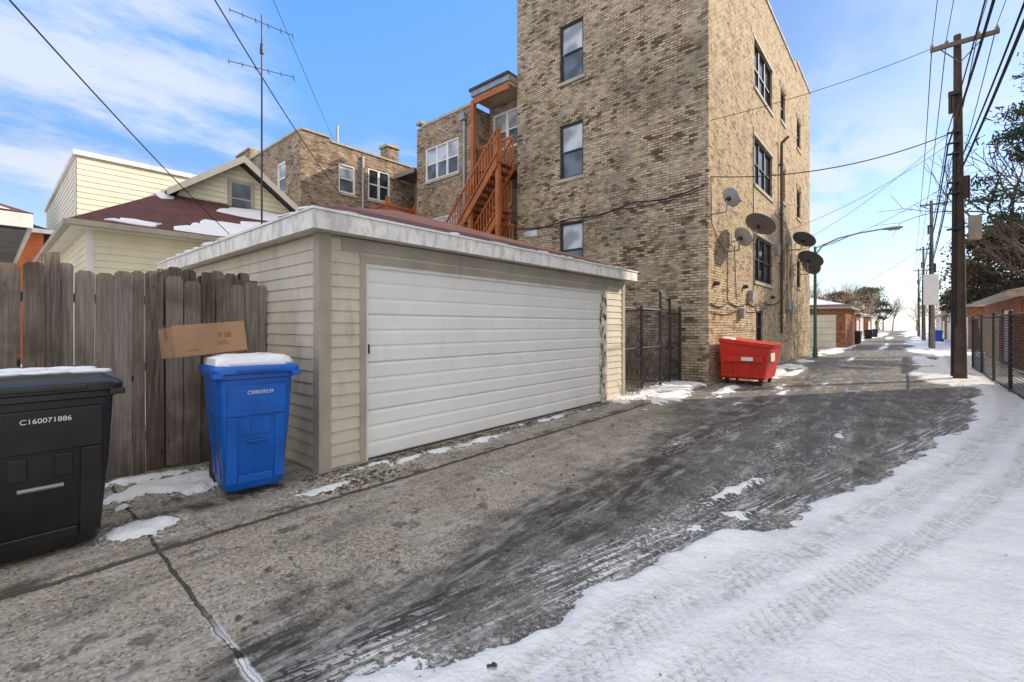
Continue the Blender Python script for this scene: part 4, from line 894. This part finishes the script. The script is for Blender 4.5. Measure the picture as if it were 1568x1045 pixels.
# ---------------------------------------------------------------- TREES
def bare(o,p,d,L,r,dep,mx,rs):
    segs=3; q=p.copy(); dd=d.copy()
    for k in range(segs):
        dd=(dd+Vector([rs.uniform(-.16,.16) for _ in range(3)])+Vector((0,0,.04))).normalized(); n=q+dd*L/segs
        o.cyl(q,n,r*(1-.12*k),r*(1-.12*(k+1)),6 if dep<2 else (4 if dep<4 else 3),False); q=n
        if dep>=1 and k<segs-1 and dep<mx and rs.random()<.6:
            s=(dd+Vector([rs.uniform(-1,1) for _ in range(3)])*.8).normalized(); bare(o,q,s,L*.55,r*.5,dep+1,mx,rs)
    if dep<mx:
        for _ in range(3 if dep<2 else 2):
            s=(dd*.9+Vector([rs.uniform(-1,1),rs.uniform(-1,1),rs.uniform(-.35,.6)])*.75).normalized()
            bare(o,q,s,L*rs.uniform(.66,.82),r*.62,dep+1,mx,rs)
def baretree(u,v,h,seed,mx=6,mat=m_bark,r=.18):
    rs=random.Random(seed); o=Obj('bare_tree',(u,v,0)); o.p('branches',mat); bare(o,Vector((u,v,-.1)),Vector((0,0,1)),h*.27,r,0,mx,rs); o.done()
baretree(38,-6.8,15,3,5); baretree(47,-8.5,12,5,5)
for i,(a,b,h) in enumerate(((70,12.5,9),(84,12,10.5),(96,12,11),(112,9,12.5),(124,7,13),(140,10,15),(135,-7.5,13),(105,-12,11))): baretree(a,b,h,60+i,5,m_twig,.16)
def quadsmesh(name,mat,C,size,rs,elong=1.):
    n=len(C); a=rs.normal(size=(n,3)); a/=np.linalg.norm(a,axis=1)[:,None]; b=rs.normal(size=(n,3)); b-= (a*b).sum(1)[:,None]*a; b/=np.linalg.norm(b,axis=1)[:,None]
    s=size*rs.uniform(.6,1.3,(n,1)); a=a*s*elong; b=b*s
    P=np.stack([C-a-b*.6,C+a*.9-b,C+a+b*.7,C-a*.8+b],1).reshape(-1,3)
    me=bpy.data.meshes.new(name); me.from_pydata(P.tolist(),[],np.arange(4*n).reshape(-1,4).tolist()); me.materials.append(mat); return me
def leafy(name,u,v,h,rad,mat,seed,nclump=60,per=220,size=.09,z0=.25,elong=1.,layer=False):
    rs=np.random.RandomState(seed); r2=random.Random(seed); o=Obj(name,(u,v,0)); o.p('trunk',m_bark)
    o.cyl((u,v,-.1),(u+.1,v,h*.55),.2,.12,8); o.cyl((u+.1,v,h*.55),(u,v,h*.95),.12,.03,6)
    C=[]
    for k in range(nclump):
        t=z0+(1-z0)*r2.random()**.85; 
        prof=(math.sin(math.pi*min(1,(t-z0)/(1-z0)*.85+.12)))**.6 if not layer else (1.05-(t-z0)/(1-z0))
        an=r2.uniform(0,6.28); rr=rad*prof*r2.uniform(.35,1.1); c=Vector((u+rr*math.cos(an),v+rr*math.sin(an),h*t))
        o.cyl((u+.05,v,h*t-.35*rr*.6),c,.035,.01,4,False)
        s=rad*r2.uniform(.14,.28); q=rs.normal(size=(per,3))*s*np.array([1,1,.5 if not layer else .32])*.7+np.array(c)
        C.append(q)
    e=o.done(); C=np.concatenate(C); Cw=np.stack([-C[:,1],C[:,0],C[:,2]],1)-np.array(e.location)
    ob=bpy.data.objects.new('foliage',quadsmesh('foliage',mat,Cw,size,rs,elong=elong)); sc.collection.objects.link(ob); ob.parent=e
leafy('pine_tree',34.6,-6.0,15.5,3.4,m_needle,5,70,170,.035,.45,4.,True)
leafy('evergreen_tree',52,-6.2,9.6,3.6,m_scrub,8,90,200,.08,.2)
leafy('evergreen_tree',57,-8.5,8.6,3.2,m_scrub,11,60,160,.09,.2)
leafy('evergreen_tree',66,-5.5,7.6,2.6,m_needle,12,50,140,.09,.2)
leafy('evergreen_tree',118,11.5,9,3.6,m_scrub,21,60,140,.1,.15)
leafy('evergreen_tree',160,8,12,4.5,m_needle,22,60,140,.12,.15)
leafy('evergreen_tree',120,-8.5,9,3.6,m_scrub,23,60,140,.1,.15)
o=Obj('distant_trees',(110,0,0)); o.p('branches',m_twig); rs=random.Random(12)
for k in range(26):
    a=rs.uniform(88,170); b=rs.choice([rs.uniform(8,30),rs.uniform(-28,-6)]); bare(o,Vector((a,b,0)),Vector((0,0,1)),rs.uniform(2.4,3.6),.16,0,4,rs)
for k in range(24): bare(o,Vector((rs.uniform(150,210),rs.uniform(-25,35),0)),Vector((0,0,1)),rs.uniform(3,4.5),.2,0,4,rs)
o.done()
rs=np.random.RandomState(3); C=[]
for k in range(130):
    a=rs.uniform(95,230); b=rs.uniform(8,40)*(1 if k%3 else -1); hh=rs.uniform(.5,4.5); C.append(rs.normal(size=(90,3))*np.array([1.8,1.8,1.2])+np.array([a,b,hh]))
C=np.concatenate(C); Cw=np.stack([-C[:,1],C[:,0],np.abs(C[:,2])],1); ob=bpy.data.objects.new('distant_shrubs',quadsmesh('distant_shrubs',m_twig,Cw,.09,rs,elong=4.)); sc.collection.objects.link(ob)
# brush behind the chain link gate
o=Obj('dead_brush',(10,5.4,0)); o.p('stems',m_bark); r2=random.Random(2)
for k in range(300):
    a=r2.uniform(8.9,12.2); b=r2.uniform(4.75,7.5); L=r2.uniform(.4,1.7); p0=Vector((a,b,0)); d=Vector((r2.uniform(-.5,.5),r2.uniform(-.5,.5),1)).normalized()
    p1=p0+d*L*.6; p2=p1+(d+Vector((r2.uniform(-.4,.4),r2.uniform(-.4,.4),0))).normalized()*L*.5; o.tube([p0,p1,p2],.006,3)
for k in range(25):
    a=r2.uniform(8.75,9.1); b=r2.uniform(4.25,4.5); o.tube([(a,b,0),(a+r2.uniform(-.15,.35),b-r2.uniform(0,.2),r2.uniform(.2,.6))],.004,3)
o.done()
# ---------------------------------------------------------------- DEBRIS
def scatter(name,mat,pts,size,elong,seed,flat=True):
    rs=np.random.RandomState(seed); me=bpy.data.meshes.new(name); V=[];F=[]
    for (a,b,z) in pts:
        n=5; s=size*rs.uniform(.5,1.4); th=rs.uniform(0,6.28); base=len(V)
        for k in range(n):
            an=th+k*6.283/n; rr=s*rs.uniform(.6,1.1); V.append((-(b+rr*math.sin(an)),a+rr*elong*math.cos(an),z+rs.uniform(0,.5)*s))
        V.append((-b,a,z+s*(.35 if flat else .8)))
        for k in range(n): F.append((base+k,base+(k+1)%n,base+n))
    me.from_pydata(V,[],F); me.materials.append(mat); ob=bpy.data.objects.new(name,me); sc.collection.objects.link(ob)
r2=random.Random(8); pts=[]
for k in range(480): pts.append((r2.uniform(2.1,8.7),4.40-abs(r2.gauss(0,.12)),.024))
for k in range(180): pts.append((r2.gauss(2.35,.25),3.95+r2.gauss(0,.12),.024))
for k in range(160): pts.append((r2.gauss(8.9,.5),4.1+r2.gauss(0,.25),.03))
for k in range(130): pts.append((r2.uniform(.2,2.1),5.65-abs(r2.gauss(0,.15)),.03))
for k in range(90): pts.append((r2.uniform(.5,8),r2.uniform(2.,4.2),.006))
scatter('leaf_litter',m_leaf,pts,.016,1.3,2)
pts=[(r2.uniform(.3,9),r2.uniform(1.5,4.3),.004) for k in range(800)]; pts+=[(r2.uniform(1,7),r2.uniform(-.8,1.4),.04) for k in range(60)]
scatter('gravel_debris',m_stonep,pts,.006,1.,3,False)
pts=[(1.42,1.36,.03),(1.44,1.35,.03),(3.1,3.4,.01),(6.05,3.35,.01),(6.1,3.3,.01)]; scatter('dark_clods',m_dark,pts,.022,1.,5,False)
# ---------------------------------------------------------------- WORLD / SUN / CAMERA
sd_=Vector((math.sin(math.radians(35)),math.cos(math.radians(35)),math.tan(math.radians(30)))).normalized()
w=bpy.data.worlds.new('World'); sc.world=w; w.use_nodes=True; nt=w.node_tree; bg=nt.nodes['Background']
sky=nt.nodes.new('ShaderNodeTexSky'); sky.sky_type='NISHITA'; sky.sun_disc=False; sky.sun_elevation=math.radians(30); sky.sun_rotation=math.radians(35); sky.air_density=1.0; sky.dust_density=.6; sky.ozone_density=1.3; sky.altitude=100
tc=nt.nodes.new('ShaderNodeTexCoord'); sp_=nt.nodes.new('ShaderNodeSeparateXYZ'); nt.links.new(tc.outputs['Generated'],sp_.inputs[0]); X_,Y_,Z_=sp_.outputs
sb=nt.nodes.new('ShaderNodeSeparateColor'); nt.links.new(sky.outputs[0],sb.inputs[0])
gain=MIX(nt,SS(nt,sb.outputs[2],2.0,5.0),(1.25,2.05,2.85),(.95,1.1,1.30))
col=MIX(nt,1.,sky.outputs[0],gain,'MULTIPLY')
zc=M(nt,'ADD',M(nt,'MAXIMUM',Z_,0.),.15); cv=COMB(nt,M(nt,'DIVIDE',X_,zc),M(nt,'MULTIPLY',M(nt,'DIVIDE',Y_,zc),.55),.4)
c1=NOISE(nt,cv,1.5,7,.66); c2=NOISE(nt,cv,.5,3,.5)
cl=M(nt,'MULTIPLY',SS(nt,c1,.48,.72),SS(nt,c2,.45,.60))
dp=M(nt,'ADD',M(nt,'ADD',M(nt,'MULTIPLY',X_,-.925),M(nt,'MULTIPLY',Y_,.11)),M(nt,'MULTIPLY',Z_,.355))
cl=M(nt,'MAXIMUM',cl,M(nt,'MULTIPLY',SS(nt,dp,.945,.99),SS(nt,c1,.42,.64)))
# thin streaks low over the end of the alley
low=M(nt,'MULTIPLY',SS(nt,Y_,.7,.95),M(nt,'MULTIPLY',SS(nt,Z_,.45,.25),SS(nt,c1,.46,.60)))
cl=M(nt,'MAXIMUM',cl,M(nt,'MULTIPLY',low,.9))
cl=M(nt,'MULTIPLY',cl,.72)
hz=SS(nt,Z_,.32,.0,0.,.45)
col=MIX(nt,hz,col,(6.0,6.5,7.1)); col=MIX(nt,cl,col,(6.3,6.4,6.7))
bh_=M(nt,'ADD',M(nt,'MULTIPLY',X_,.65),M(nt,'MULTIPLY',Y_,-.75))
fill_cover=M(nt,'MAXIMUM',SS(nt,bh_,.1,.5),SS(nt,Z_,.70,.85)); fill_cover=M(nt,'MULTIPLY',fill_cover,SS(nt,c1,.2,.5,.7,1.))  # bright unseen clouds overhead and behind the camera, added for fill light
col=MIX(nt,fill_cover,col,(8.6,8.45,8.3))
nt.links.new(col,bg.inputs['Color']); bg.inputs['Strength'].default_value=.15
L=bpy.data.lights.new('sun','SUN'); L.energy=5.0; L.angle=math.radians(.5); L.color=(1,.85,.65); lo=bpy.data.objects.new('sun',L); lo.rotation_euler=sd_.to_track_quat('Z','Y').to_euler(); lo.location=(20,30,30); sc.collection.objects.link(lo)
cam=bpy.data.cameras.new('camera'); co_=bpy.data.objects.new('camera',cam); sc.collection.objects.link(co_); sc.camera=co_
cam.lens=16.0; cam.sensor_width=36; cam.shift_y=-.0144; cam.clip_end=4000; cam.clip_start=.05
co_.location=(0,0,1.5); co_.rotation_euler=(math.radians(90),0,math.radians(40.9))
